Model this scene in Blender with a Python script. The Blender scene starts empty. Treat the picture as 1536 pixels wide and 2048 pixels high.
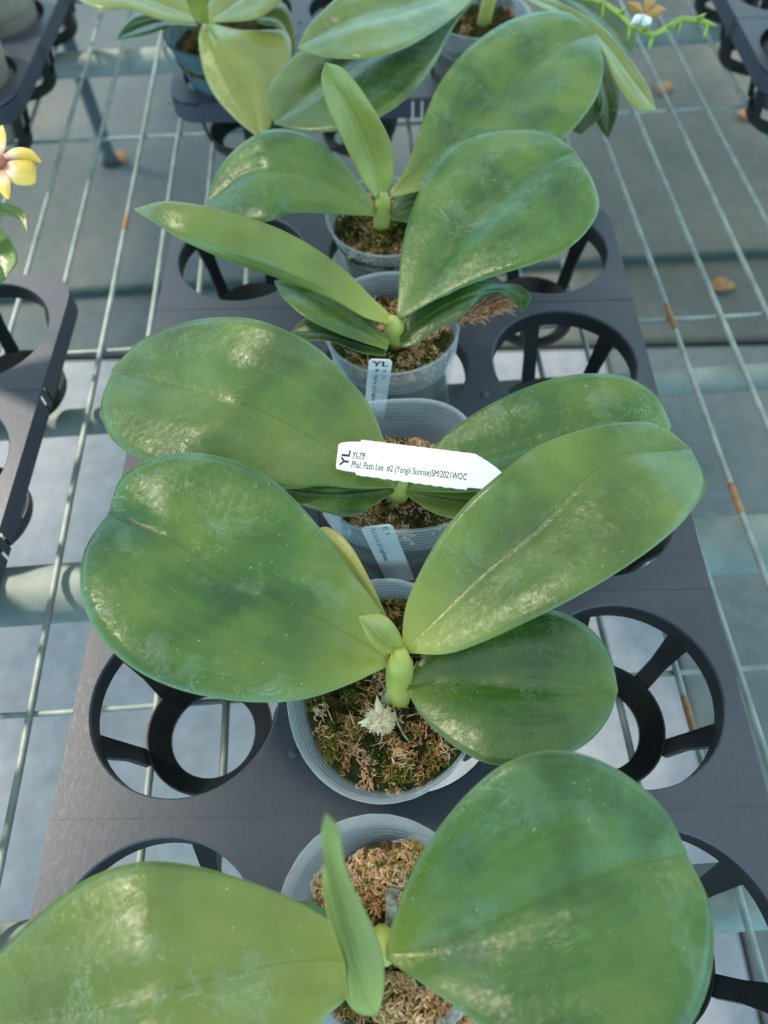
import bpy, bmesh, math, random
from mathutils import Vector, Matrix, Euler, noise
sc = bpy.context.scene
COL = sc.collection
CM = 0.01
# ------------------------------------------------------------------ camera
cam = bpy.data.cameras.new('camera'); camo = bpy.data.objects.new('camera', cam); COL.objects.link(camo)
cam.sensor_fit = 'VERTICAL'; cam.sensor_height = 36.0; cam.lens = 1470.74 / 2048 * 36.0
camo.location = (-0.65080 * CM, -0.3290 * CM, 35.9115 * CM)
camo.rotation_mode = 'XYZ'; camo.rotation_euler = (0.5504, 0.0166, -0.0142)
cam.clip_start = 0.01; cam.clip_end = 60
cam.dof.use_dof = True; cam.dof.focus_distance = 0.335; cam.dof.aperture_fstop = 7.5
sc.camera = camo
# ------------------------------------------------------------------ sky, sun, exposure
world = bpy.data.worlds.new('greenhouse_sky'); sc.world = world; world.use_nodes = True
bg = world.node_tree.nodes['Background']; bg.inputs['Color'].default_value = (0.46, 0.82, 0.98, 1); bg.inputs['Strength'].default_value = 1.75
sun = bpy.data.lights.new('sun', 'SUN'); suno = bpy.data.objects.new('sun', sun); COL.objects.link(suno)
sun.energy = 12.0; sun.angle = math.radians(7); sun.color = (1.0, 0.87, 0.68)
suno.rotation_euler = Vector((-0.54, 0.24, 0.80)).to_track_quat('Z', 'Y').to_euler()
vs = sc.view_settings; vs.view_transform = 'Standard'; vs.look = 'None'; vs.gamma = 1.0; vs.use_curve_mapping = False; vs.exposure = 0.62
try: sc.cycles.use_denoising = True
except Exception: pass
sc.cycles.max_bounces = 8; sc.cycles.transparent_max_bounces = 16

# ------------------------------------------------------------------ materials
def newmat(name):
    m = bpy.data.materials.new(name); m.use_nodes = True
    nt = m.node_tree; return m, nt, nt.nodes['Principled BSDF'], nt.nodes['Material Output']
def nd(nt, t, **kw):
    n = nt.nodes.new(t)
    for k, v in kw.items():
        if hasattr(n, k): setattr(n, k, v)
        else: n.inputs[k].default_value = v
    return n
def ramp(nt, fac, stops, interp='LINEAR'):
    r = nt.nodes.new('ShaderNodeValToRGB'); nt.links.new(fac, r.inputs['Fac'])
    r.color_ramp.interpolation = interp
    e = r.color_ramp.elements
    while len(e) < len(stops): e.new(0.5)
    for x, (p, c) in zip(e, stops):
        x.position = p; x.color = c if len(c) == 4 else (*c, 1)
    return r
def math_(nt, op, a, b=None, clamp=False):
    n = nt.nodes.new('ShaderNodeMath'); n.operation = op; n.use_clamp = clamp
    for i, v in enumerate((a, b)):
        if v is None: continue
        if isinstance(v, (int, float)): n.inputs[i].default_value = v
        else: nt.links.new(v, n.inputs[i])
    return n.outputs[0]
def mix(nt, fac, a, b, blend='MIX'):
    n = nt.nodes.new('ShaderNodeMix'); n.data_type = 'RGBA'; n.blend_type = blend
    for i, v in ((0, fac), (6, a), (7, b)):
        if isinstance(v, (int, float)): n.inputs[i].default_value = v
        elif isinstance(v, tuple): n.inputs[i].default_value = (*v, 1) if len(v) == 3 else v
        else: nt.links.new(v, n.inputs[i])
    return n.outputs[2]
def noise_(nt, vec, scale, detail=3, rough=.5, dist=0):
    n = nt.nodes.new('ShaderNodeTexNoise'); n.inputs['Scale'].default_value = scale; n.inputs['Detail'].default_value = detail
    n.inputs['Roughness'].default_value = rough; n.inputs['Distortion'].default_value = dist
    if vec is not None: nt.links.new(vec, n.inputs['Vector'])
    return n.outputs['Fac']
def mapping(nt, vec, scale=(1, 1, 1), loc=(0, 0, 0)):
    n = nt.nodes.new('ShaderNodeMapping'); n.inputs['Scale'].default_value = scale; n.inputs['Location'].default_value = loc
    nt.links.new(vec, n.inputs['Vector']); return n.outputs['Vector']
def bump(nt, h, strength, dist, prev=None):
    b = nt.nodes.new('ShaderNodeBump'); b.inputs['Strength'].default_value = strength; b.inputs['Distance'].default_value = dist
    nt.links.new(h, b.inputs['Height'])
    if prev is not None: nt.links.new(prev, b.inputs['Normal'])
    return b.outputs['Normal']
def geo_attr(nt, name):
    n = nt.nodes.new('ShaderNodeAttribute'); n.attribute_name = name; return n.outputs['Fac']

def leaf_material():
    m, nt, P, out = newmat('orchid_leaf'); L = nt.links
    tc = nt.nodes.new('ShaderNodeTexCoord'); uv = tc.outputs['UV']; ob = tc.outputs['Object']
    sep = nt.nodes.new('ShaderNodeSeparateXYZ'); L.new(uv, sep.inputs[0]); U, V = sep.outputs[0], sep.outputs[1]
    tone, yb, scar = geo_attr(nt, 'tone'), geo_attr(nt, 'base_yellow'), geo_attr(nt, 'scuff')
    patch = noise_(nt, ob, 28, 3, .55)
    base = ramp(nt, patch, [(.34, (.015, .074, .007)), (.50, (.056, .145, .015)), (.68, (.128, .205, .026))]).outputs[0]  # mottled pigment, contrast raised to imitate dark reflections
    # hue variants along a tone axis: dark green <- 0 -> yellow green
    pos = math_(nt, 'MAXIMUM', tone, 0.0); neg = math_(nt, 'MULTIPLY', math_(nt, 'MINIMUM', tone, 0.0), -1.0)
    base = mix(nt, pos, base, (.44, .42, .10)); base = mix(nt, neg, base, (.012, .05, .008))
    # yellow base of the blade
    vb = math_(nt, 'SUBTRACT', 1.0, math_(nt, 'MULTIPLY', V, 2.6), True)
    vb = math_(nt, 'MULTIPLY', math_(nt, 'MULTIPLY', math_(nt, 'MULTIPLY', vb, vb), yb), 1.6, True)
    base = mix(nt, vb, base, (.38, .43, .08))
    # fine lengthwise veins
    vein = noise_(nt, mapping(nt, uv, (26, 1.3, 1)), 1.0, 4, .6)
    veinf = ramp(nt, vein, [(.42, (0, 0, 0)), (.62, (1, 1, 1))]).outputs[0]
    base = mix(nt, math_(nt, 'MULTIPLY', veinf, .30), base, mix(nt, .5, base, (.16, .25, .06)))
    # midrib line (uv u = .5)
    du = math_(nt, 'ABSOLUTE', math_(nt, 'SUBTRACT', U, .5))
    rib = math_(nt, 'SUBTRACT', 1.0, math_(nt, 'MULTIPLY', du, 110.0), True)
    base = mix(nt, math_(nt, 'MULTIPLY', rib, .45), base, (.03, .085, .012))
    # pale margin
    edge = math_(nt, 'MULTIPLY', math_(nt, 'SUBTRACT', du, .488), 80.0, True)
    base = mix(nt, math_(nt, 'MULTIPLY', edge, .55), base, (.26, .34, .10))
    # dried water marks and scuffs
    vor = nt.nodes.new('ShaderNodeTexVoronoi'); vor.inputs['Scale'].default_value = 95; L.new(mapping(nt, ob, (1, 1, 1)), vor.inputs['Vector'])
    rn = noise_(nt, ob, 60, 5, .65, 1.2)
    ring = math_(nt, 'SUBTRACT', 1.0, math_(nt, 'MULTIPLY', math_(nt, 'ABSOLUTE', math_(nt, 'SUBTRACT', rn, .50)), 75.0), True)
    area = ramp(nt, noise_(nt, ob, 22, 2), [(.50, (0, 0, 0)), (.66, (1, 1, 1))]).outputs[0]
    film = ramp(nt, noise_(nt, ob, 42, 4, .6), [(.55, (0, 0, 0)), (.63, (1, 1, 1))]).outputs[0]
    scuff = math_(nt, 'MULTIPLY', math_(nt, 'MULTIPLY', ring, area), scar, True)
    base = mix(nt, math_(nt, 'MULTIPLY', scuff, .38), base, (.42, .55, .46))
    base = mix(nt, math_(nt, 'MULTIPLY', math_(nt, 'MULTIPLY', film, scar, True), .10), base, (.42, .58, .46))
    spk = ramp(nt, noise_(nt, ob, 520, 1), [(.75, (0, 0, 0)), (.79, (1, 1, 1))]).outputs[0]
    base = mix(nt, math_(nt, 'MULTIPLY', math_(nt, 'MULTIPLY', spk, scar, True), .45), base, (.55, .68, .62))
    L.new(base, P.inputs['Base Color'])
    rr = ramp(nt, noise_(nt, ob, 70, 4, .6), [(.3, (.17,) * 3), (.7, (.30,) * 3)]).outputs[0]
    L.new(rr, P.inputs['Roughness'])
    P.inputs['Specular IOR Level'].default_value = .8
    P.inputs['Sheen Weight'].default_value = .10; P.inputs['Sheen Roughness'].default_value = .45; P.inputs['Sheen Tint'].default_value = (.75, 1, .9, 1)
    n1 = bump(nt, noise_(nt, ob, 24, 2), .34, .004)
    n2 = bump(nt, vein, .10, .0005, n1)
    n3 = bump(nt, noise_(nt, mapping(nt, ob, (1, 1, 1)), 300, 5, .75, .8), .30, .0006, n2)
    n4 = bump(nt, ring, .22, .0005, n3)
    L.new(n4, P.inputs['Normal'])
    tr = nt.nodes.new('ShaderNodeBsdfTranslucent'); L.new(mix(nt, .35, base, (.20, .34, .03)), tr.inputs['Color'])
    ms = nt.nodes.new('ShaderNodeMixShader'); ms.inputs[0].default_value = .22
    L.new(P.outputs[0], ms.inputs[1]); L.new(tr.outputs[0], ms.inputs[2]); L.new(ms.outputs[0], out.inputs['Surface'])
    return m

def plain(name, col, rough=.5, metal=0., spec=.5, var=0., vscale=40, bumps=0., bscale=300, col2=None):
    m, nt, P, out = newmat(name)
    tc = nt.nodes.new('ShaderNodeTexCoord'); ob = tc.outputs['Object']
    P.inputs['Roughness'].default_value = rough; P.inputs['Metallic'].default_value = metal; P.inputs['Specular IOR Level'].default_value = spec
    c2 = col2 or tuple(c * (1 - var) for c in col)
    r = ramp(nt, noise_(nt, ob, vscale, 4, .6), [(.35, c2), (.65, col)])
    nt.links.new(r.outputs[0], P.inputs['Base Color'])
    if bumps: nt.links.new(bump(nt, noise_(nt, ob, bscale, 4, .6), bumps, .0008), P.inputs['Normal'])
    return m

def tray_material():
    m, nt, P, out = newmat('black_tray_plastic'); L = nt.links
    ob = nt.nodes.new('ShaderNodeTexCoord').outputs['Object']
    scr = noise_(nt, mapping(nt, ob, (1, .6, 1)), 430, 5, .75, .6)
    dust = noise_(nt, ob, 17, 5, .65)
    f = math_(nt, 'MULTIPLY', ramp(nt, scr, [(.45, (0, 0, 0)), (.75, (1, 1, 1))]).outputs[0], ramp(nt, dust, [(.4, (.05,) * 3), (.68, (.9,) * 3)]).outputs[0])
    L.new(mix(nt, math_(nt, 'MULTIPLY', f, .5), (.027, .034, .060), (.11, .112, .14)), P.inputs['Base Color'])
    L.new(ramp(nt, scr, [(.3, (.38,) * 3), (.7, (.54,) * 3)]).outputs[0], P.inputs['Roughness'])
    P.inputs['Specular IOR Level'].default_value = .7
    L.new(bump(nt, scr, .25, .0005), P.inputs['Normal'])
    return m

def pot_material():
    m, nt, P, out = newmat('clear_plastic'); L = nt.links
    ob = nt.nodes.new('ShaderNodeTexCoord').outputs['Object']
    P.inputs['Base Color'].default_value = (.60, .66, .72, 1); P.inputs['Roughness'].default_value = .25
    P.inputs['Specular IOR Level'].default_value = .6
    fog = ramp(nt, noise_(nt, ob, 45, 4, .6), [(.3, (.07,) * 3), (.7, (.14,) * 3)]).outputs[0]
    rimw = geo_attr(nt, 'rim')
    L.new(math_(nt, 'ADD', fog, math_(nt, 'MULTIPLY', rimw, .42), True), P.inputs['Alpha'])
    return m

def moss_material(name, stops, scale=90):
    m, nt, P, out = newmat(name); L = nt.links
    ob = nt.nodes.new('ShaderNodeTexCoord').outputs['Object']
    rnd = geo_attr(nt, 'tint')
    f = math_(nt, 'ADD', math_(nt, 'MULTIPLY', noise_(nt, ob, scale, 4, .65), .62), math_(nt, 'MULTIPLY', rnd, .62))
    L.new(ramp(nt, f, stops).outputs[0], P.inputs['Base Color']); P.inputs['Roughness'].default_value = .85
    P.inputs['Specular IOR Level'].default_value = .2
    L.new(bump(nt, noise_(nt, ob, 420, 4, .7), .7, .0016), P.inputs['Normal'])
    return m

def floor_material(name, c0, c1, c2):
    m, nt, P, out = newmat(name); L = nt.links
    ob = nt.nodes.new('ShaderNodeTexCoord').outputs['Object']
    big = noise_(nt, ob, 2.2, 5, .6, .3); fine = noise_(nt, ob, 38, 5, .7)
    c = ramp(nt, big, [(.34, c0), (.5, c1), (.66, c2)]).outputs[0]
    c = mix(nt, .8, c, ramp(nt, fine, [(.3, (.72,) * 3), (.7, (1.12,) * 3)]).outputs[0], 'MULTIPLY')
    L.new(c, P.inputs['Base Color']); P.inputs['Roughness'].default_value = .8
    L.new(bump(nt, fine, .25, .004), P.inputs['Normal'])
    return m

M_LEAF = leaf_material()
M_STEM = plain('stem_green', (.50, .48, .13), .42, col2=(.36, .40, .08), vscale=60, bumps=.15, bscale=200)
M_TRAY = tray_material()
M_CUP_SHADE = plain('cup_plastic_shaded', (.010, .013, .017), .42, spec=.4, var=.3)  # tray plastic without dust, darkened to carry the shade inside the cups
M_POT = pot_material()
M_MOSS = moss_material('potting_moss', [(.38, (.006, .008, .003)), (.52, (.035, .038, .008)), (.64, (.13, .07, .03)), (.80, (.34, .19, .10))])
M_STRAND = moss_material('moss_strands', [(.32, (.020, .038, .006)), (.45, (.12, .15, .020)), (.56, (.28, .22, .045)), (.66, (.52, .24, .11)), (.78, (.68, .38, .20)), (.92, (.84, .62, .44))], 30)
M_WIRE = plain('galvanised_wire', (.29, .345, .35), .55, .15, .5, col2=(.18, .22, .225), vscale=55, bumps=.2, bscale=160)
M_RUST = plain('rusty_wire_patch', (.36, .20, .11), .7, 0, .3, var=.4, vscale=120)
M_RAIL = plain('galvanised_rail', (.25, .30, .30), .7, .1, .3, col2=(.17, .21, .215), vscale=25, bumps=.15, bscale=120)
M_LEG = plain('painted_leg', (.04, .06, .075), .6, var=.3)
M_FLOOR1 = floor_material('concrete_lit_tone', (.205, .21, .245), (.25, .25, .285), (.28, .275, .30))  # slab tones: the floor's fall-off of light is put into their colours
M_FLOOR2 = floor_material('concrete_dim_tone', (.095, .11, .115), (.125, .137, .142), (.155, .16, .16))
M_FLOOR3 = floor_material('concrete_dim_blue', (.045, .065, .082), (.068, .085, .097), (.10, .10, .096))
M_FLOOR4 = floor_material('concrete_dim_tan', (.075, .08, .077), (.098, .096, .088), (.125, .116, .103))
M_TAG = plain('white_tag_plastic', (.93, .94, .97), .45, var=.03, vscale=20)
M_INK = plain('tag_ink', (.012, .016, .030), .6, var=.1)
M_DRY = plain('fallen_leaf_brown', (.34, .15, .045), .7, var=.6, vscale=60, bumps=.3)
M_PETAL, nt, P, out = newmat('yellow_petal')
uvn = nt.nodes.new('ShaderNodeTexCoord').outputs['UV']; sp = nt.nodes.new('ShaderNodeSeparateXYZ'); nt.links.new(uvn, sp.inputs[0])
pv = math_(nt, 'ADD', sp.outputs[1], math_(nt, 'MULTIPLY', math_(nt, 'SUBTRACT', noise_(nt, uvn, 7, 3), .5), .5))
nt.links.new(ramp(nt, pv, [(.05, (.55, .22, .16)), (.25, (.80, .56, .42)), (.45, (.84, .52, .12)), (.95, (.80, .44, .03))]).outputs[0], P.inputs['Base Color']); P.inputs['Roughness'].default_value = .45
M_LIP = plain('red_brown_lip', (.40, .15, .10), .5, var=.3)
M_OPETAL = plain('orange_petal', (.50, .25, .08), .5, var=.2)
M_WPETAL = plain('white_petal', (.82, .80, .82), .5, var=.1)
M_SPIKE = plain('flower_spike_green', (.26, .38, .07), .5, var=.4, vscale=90)
M_STUB = plain('dry_stub', (.50, .45, .36), .8, col2=(.14, .12, .09), vscale=160, bumps=.5, bscale=260)
M_FLUFF = moss_material('dry_fluff', [(.3, (.60, .42, .24)), (.55, (.86, .68, .45)), (.8, (.92, .80, .62))], 120)
M_GPOT = plain('dark_glass_pot', (.10, .19, .23), .35, var=.3, vscale=40)
M_CLAY = plain('tan_pot', (.30, .26, .22), .7, var=.3, vscale=30)

# ------------------------------------------------------------------ mesh helpers
class MB:
    def __init__(s): s.v = []; s.f = []; s.attr = {}
    def add(s, vs, fs, **at):
        b = len(s.v); s.v += [tuple(v) for v in vs]; s.f += [tuple(i + b for i in f) for f in fs]
        for k in set(list(s.attr) + list(at)):
            l = s.attr.setdefault(k, [0.0] * b); val = at.get(k, 0.0)
            l += list(val) if isinstance(val, (list, tuple)) else [val] * len(vs)
    def tube(s, pts, rad, n=8, caps=True, **at):
        pts = [Vector(p) for p in pts]; vs = []; fs = []
        up = Vector((0.13, 0.21, 0.97))
        for i, p in enumerate(pts):
            d = (pts[min(i + 1, len(pts) - 1)] - pts[max(i - 1, 0)]).normalized()
            if abs(d.dot(up)) > .98: up = Vector((1, .1, 0))
            a = d.cross(up).normalized(); b = a.cross(d)
            r = rad[i] if isinstance(rad, (list, tuple)) else rad
            for k in range(n):
                t = 2 * math.pi * k / n
                vs.append(p + (a * math.cos(t) + b * math.sin(t)) * r)
        for i in range(len(pts) - 1):
            for k in range(n):
                k2 = (k + 1) % n
                fs.append((i * n + k, i * n + k2, (i + 1) * n + k2, (i + 1) * n + k))
        if caps:
            fs.append(tuple(range(n - 1, -1, -1))); fs.append(tuple(range((len(pts) - 1) * n, len(pts) * n)))
        s.add(vs, fs, **at)
    def lathe(s, profile, n=48, fr=None, closed=True, **at):
        # profile: list of (r, z); fr(theta, r, z) -> point
        vs = []; fs = []; m = len(profile)
        for k in range(n):
            t = 2 * math.pi * k / n
            for r, z in profile:
                vs.append(fr(t, r, z) if fr else (r * math.cos(t), r * math.sin(t), z))
        for k in range(n):
            k2 = (k + 1) % n
            for i in range(m if closed else m - 1):
                i2 = (i + 1) % m
                fs.append((k * m + i, k2 * m + i, k2 * m + i2, k * m + i2))
        s.add(vs, fs, **{kk: (list(vv) * n if isinstance(vv, (list, tuple)) else vv) for kk, vv in at.items()})
    def box(s, x0, x1, y0, y1, z0, z1):
        vs = [(x, y, z) for x in (x0, x1) for y in (y0, y1) for z in (z0, z1)]
        s.add(vs, [(0, 1, 3, 2), (4, 6, 7, 5), (0, 4, 5, 1), (2, 3, 7, 6), (0, 2, 6, 4), (1, 5, 7, 3)])
    def mesh(s, name, smooth=True, sc_=CM):
        me = bpy.data.meshes.new(name)
        me.from_pydata([(x * sc_, y * sc_, z * sc_) for x, y, z in s.v], [], s.f)
        bm = bmesh.new(); bm.from_mesh(me); bmesh.ops.recalc_face_normals(bm, faces=bm.faces); bm.to_mesh(me); bm.free()
        for k, l in s.attr.items():
            a = me.attributes.new(k, 'FLOAT', 'POINT'); a.data.foreach_set('value', l)
        if smooth: me.polygons.foreach_set('use_smooth', [True] * len(me.polygons))
        me.update(); return me
def link(name, me, mat, parent=None, loc=None):
    o = bpy.data.objects.new(name, me); COL.objects.link(o)
    if mat and not me.materials: me.materials.append(mat)
    if parent: o.parent = parent
    if loc: o.location = loc
    return o
def thing(name, label, cat, loc=(0, 0, 0), group=None, rz=0):
    o = bpy.data.objects.new(name, None); COL.objects.link(o); o.empty_display_size = .02
    o.location = Vector(loc) * CM; o.rotation_euler = (0, 0, rz); o['label'] = label; o['category'] = cat
    if group: o['group'] = group
    return o
def tag(o, label, cat, group=None):
    o['label'] = label; o['category'] = cat
    if group: o['group'] = group
    return o
def copy_child(o, parent):
    c = o.copy(); COL.objects.link(c); c.parent = parent
    for ch in list(o.children): copy_child(ch, c)
    return c
def sharp(me, deg=40):
    me.set_sharp_from_angle(angle=math.radians(deg)); return me

# ------------------------------------------------------------------ floor (structure)
FZ = -80
fl = bpy.data.objects.new('floor', None); COL.objects.link(fl); fl['kind'] = 'structure'; fl['label'] = 'concrete slab floor under the bench'
def slab(x0, x1, y0, y1, mat, dz=0):
    m = MB(); vs = []
    for z, e in ((FZ + dz, .8), (FZ + dz - .8, 0), (FZ - 8, 0)):
        vs += [(x0 + e, y0 + e, z), (x1 - e, y0 + e, z), (x1 - e, y1 - e, z), (x0 + e, y1 - e, z)]
    fs = [(0, 1, 2, 3), (8, 11, 10, 9)]
    for k in range(2):
        for i in range(4): fs.append((k * 4 + i, k * 4 + (i + 1) % 4, k * 4 + 4 + (i + 1) % 4, k * 4 + 4 + i))
    m.add(vs, fs); link('slab', m.mesh('slab', False), mat, fl)
slab(-420, 46, -160, 111, M_FLOOR1); slab(46.6, 420, -160, 111, M_FLOOR2)  # near right slab tinted darker to carry the weaker light there
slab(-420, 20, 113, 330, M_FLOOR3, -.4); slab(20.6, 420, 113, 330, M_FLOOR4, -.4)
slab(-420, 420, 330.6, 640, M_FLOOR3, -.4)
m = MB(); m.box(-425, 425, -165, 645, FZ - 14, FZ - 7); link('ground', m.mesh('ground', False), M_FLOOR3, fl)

# unseen greenhouse roof: strips, gaps and purlins added to shape leaf reflections and sunlight
M_GLAZE, nt, P, out = newmat('hazy_glazing')
tl = nt.nodes.new('ShaderNodeBsdfTranslucent'); tl.inputs['Color'].default_value = (.34, .33, .30, 1)
tp = nt.nodes.new('ShaderNodeBsdfTransparent'); mx = nt.nodes.new('ShaderNodeMixShader'); mx.inputs[0].default_value = .24
nt.links.new(tl.outputs[0], mx.inputs[1]); nt.links.new(tp.outputs[0], mx.inputs[2]); nt.links.new(mx.outputs[0], out.inputs['Surface'])
M_RAFTER = plain('rafter_steel', (.10, .13, .14), .5, .2)
roof = bpy.data.objects.new('ceiling', None); COL.objects.link(roof); roof['kind'] = 'structure'; roof['label'] = 'unseen greenhouse roof of hazy strips, shaped for leaf reflections'
RZ = 230
for i in range(-4, 5):
    x = -31 + i * 105
    m = MB(); m.box(x - 39, x + 39, -300, 640, RZ, RZ + .6); link('unseen_glazing', m.mesh('unseen_glazing', False), M_GLAZE, roof)
    for e in (-41, 41):
        m = MB(); m.box(x + e - 2.5, x + e + 2.5, -300, 640, RZ - 6, RZ - .01); link('unseen_rafter', m.mesh('unseen_rafter', False), M_RAFTER, roof)

for i in range(-2, 7):
    m = MB(); m.box(-470, 470, i * 120 + 12, i * 120 + 28, RZ - 14, RZ - 6.5); link('unseen_purlin', m.mesh('unseen_purlin', False), M_RAFTER, roof)

# ------------------------------------------------------------------ wire bench
BA = math.radians(2.6)
bench = thing('wire_bench', 'galvanised welded wire bench top on round pipe rails carrying all the black trays', 'bench', (0, 20, FZ), rz=BA)
BZ = -FZ  # local z of world 0
rnd = random.Random(5)
ca, sa = math.cos(BA), math.sin(BA)
def to_local(x, y):  # world xy -> bench local xy
    x, y = x, y - 20
    return (x * ca + y * sa, -x * sa + y * ca)
WZ = BZ - 7.05
k = 0
for i in range(-17, 32):
    x = -14.9 + 3.856 * i + rnd.uniform(-.22, .22)
    m = MB(); pts = []
    for j in range(13):
        y = -48 + j * 19
        pts.append((x + rnd.uniform(-.10, .10) + math.sin(j * .7 + i) * .05, y, WZ + rnd.uniform(-.03, .03)))
    m.tube(pts, .23, 6)
    w = link('long_wire', m.mesh('long_wire'), M_WIRE, bench)
for y in (13.7 - 29.4, 13.7, 43.1, 72.6, 102, 131.5, 161):
    m = MB(); yy = to_local(0, y)[1]
    m.tube([(xx, yy + rnd.uniform(-.08, .08), WZ - .36) for xx in range(-82, 112, 10)], .20, 6)
    link('cross_wire', m.mesh('cross_wire'), M_WIRE, bench)
for y, r in ((90.8, 1.35), (37.2, 1.05), (23.0, 2.05), (1.5, 1.7), (150, 1.35)):
    m = MB(); yy = to_local(0, y)[1]
    m.tube([(-84, yy - 84 * .012, WZ - .58 - r), (-20, yy - 20 * .012, WZ - .58 - r), (40, yy + .5, WZ - .58 - r), (110, yy + 110 * .012, WZ - .58 - r)], r, 20)
    link('support_rail', m.mesh('support_rail'), M_RAIL, bench)
for x, y in ((-72, 181), (106, 181), (-72, -24), (106, -24)):
    m = MB(); lx, ly = to_local(x, y)
    m.tube([(lx, ly, 0), (lx, ly, 2), (lx, ly, 30), (lx, ly, WZ - 3.2)], [2.6, 1.6, 1.6, 1.6], 12)
    link('leg', m.mesh('leg'), M_LEG, bench)
for y in (181, -24):
    m = MB(); a = to_local(-74, y); b = to_local(108, y)
    m.tube([(a[0], a[1], WZ - 1.8), (b[0], b[1], WZ - 1.8)], 1.3, 12)
    link('end_rail', m.mesh('end_rail'), M_RAIL, bench)
# rust patches on the wires: short sleeves of corroded metal
for lx, ly in [to_local(*q) for q in [(22.764, 44.498), (22.779, 43.645), (23.623, 26.79), (23.549, 26.384), (-23.917, 57.529), (17.566, 11.862)]]:
    i = round((lx + 14.9) / 3.856)
    x = -14.9 + 3.856 * i
    wire = [o for o in bench.children if o.name.startswith('long_wire')][i + 17]
    best = min(wire.data.vertices, key=lambda v: abs(v.co.y / CM - ly))
    # interpolate the wire's own centre line
    ring = {}
    for v in wire.data.vertices: ring.setdefault(v.index // 6, []).append(v.co)
    cen = [sum(r, Vector()) / len(r) / CM for r in ring.values()]
    def at(y):
        for a, b in zip(cen, cen[1:]):
            if a.y <= y <= b.y: return a.lerp(b, (y - a.y) / (b.y - a.y))
        return cen[0]
    m = MB(); m.tube([at(ly - 1.3), at(ly - .9), at(ly), at(ly + .8), at(ly + 1.2)], [.22, .24, .245, .24, .22], 6)
    link('rust_patch', m.mesh('rust_patch'), M_RUST, bench)

# things lying on the floor below
for (x, y, a, s, lab) in [(79.135, 209.193, 1.3, 6.5, 'curled brown dead leaf on the floor below the far right leaves'), (98.015, 194.528, 2.0, 5, 'small brown dead leaf on the floor at the right, farther from the tray'), (75.249, 128.281, 0.15, 6, 'orange-brown dead leaf on the floor right of the centre tray'), (-70.188, 182.226, -0.6, 5, 'dark brown dead leaf beside the foot of the bench leg')]:
    m = MB(); vs = []; fs = []; nx, ny = 7, 5
    for i in range(nx):
        t = i / (nx - 1); w = math.sin(math.pi * min(1, t * .92 + .06)) ** .7
        for j in range(ny):
            u = (j / (ny - 1) - .5) * 2
            vs.append((s * (t - .5), u * w * s * .34, .25 + .5 * abs(u) * w + .5 * math.sin(t * 3)))
    for i in range(nx - 1):
        for j in range(ny - 1): fs.append((i * ny + j, (i + 1) * ny + j, (i + 1) * ny + j + 1, i * ny + j + 1))
    m.add(vs, fs); me = m.mesh('fallen_leaf')
    o = link('fallen_leaf', me, M_DRY); o.location = Vector((x, y, FZ)) * CM; o.rotation_euler = (0, 0, a)
    sm = o.modifiers.new('t', 'SOLIDIFY'); sm.thickness = .002
    tag(o, lab, 'leaf', 'dry brown leaves on the concrete floor')
m = MB(); m.tube([(-300, 114, FZ + 0.9), (-66, 131, FZ + .9), (72, 138, FZ + .9), (320, 148, FZ + .9)], 0.9, 10)
M_HOSE = plain('grey_green_hose', (.045, .07, .07), .85, spec=.15, var=.3)
tag(link('hose', m.mesh('hose'), M_HOSE), 'grey-green hose lying straight across the concrete floor under the bench', 'hose')

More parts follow.
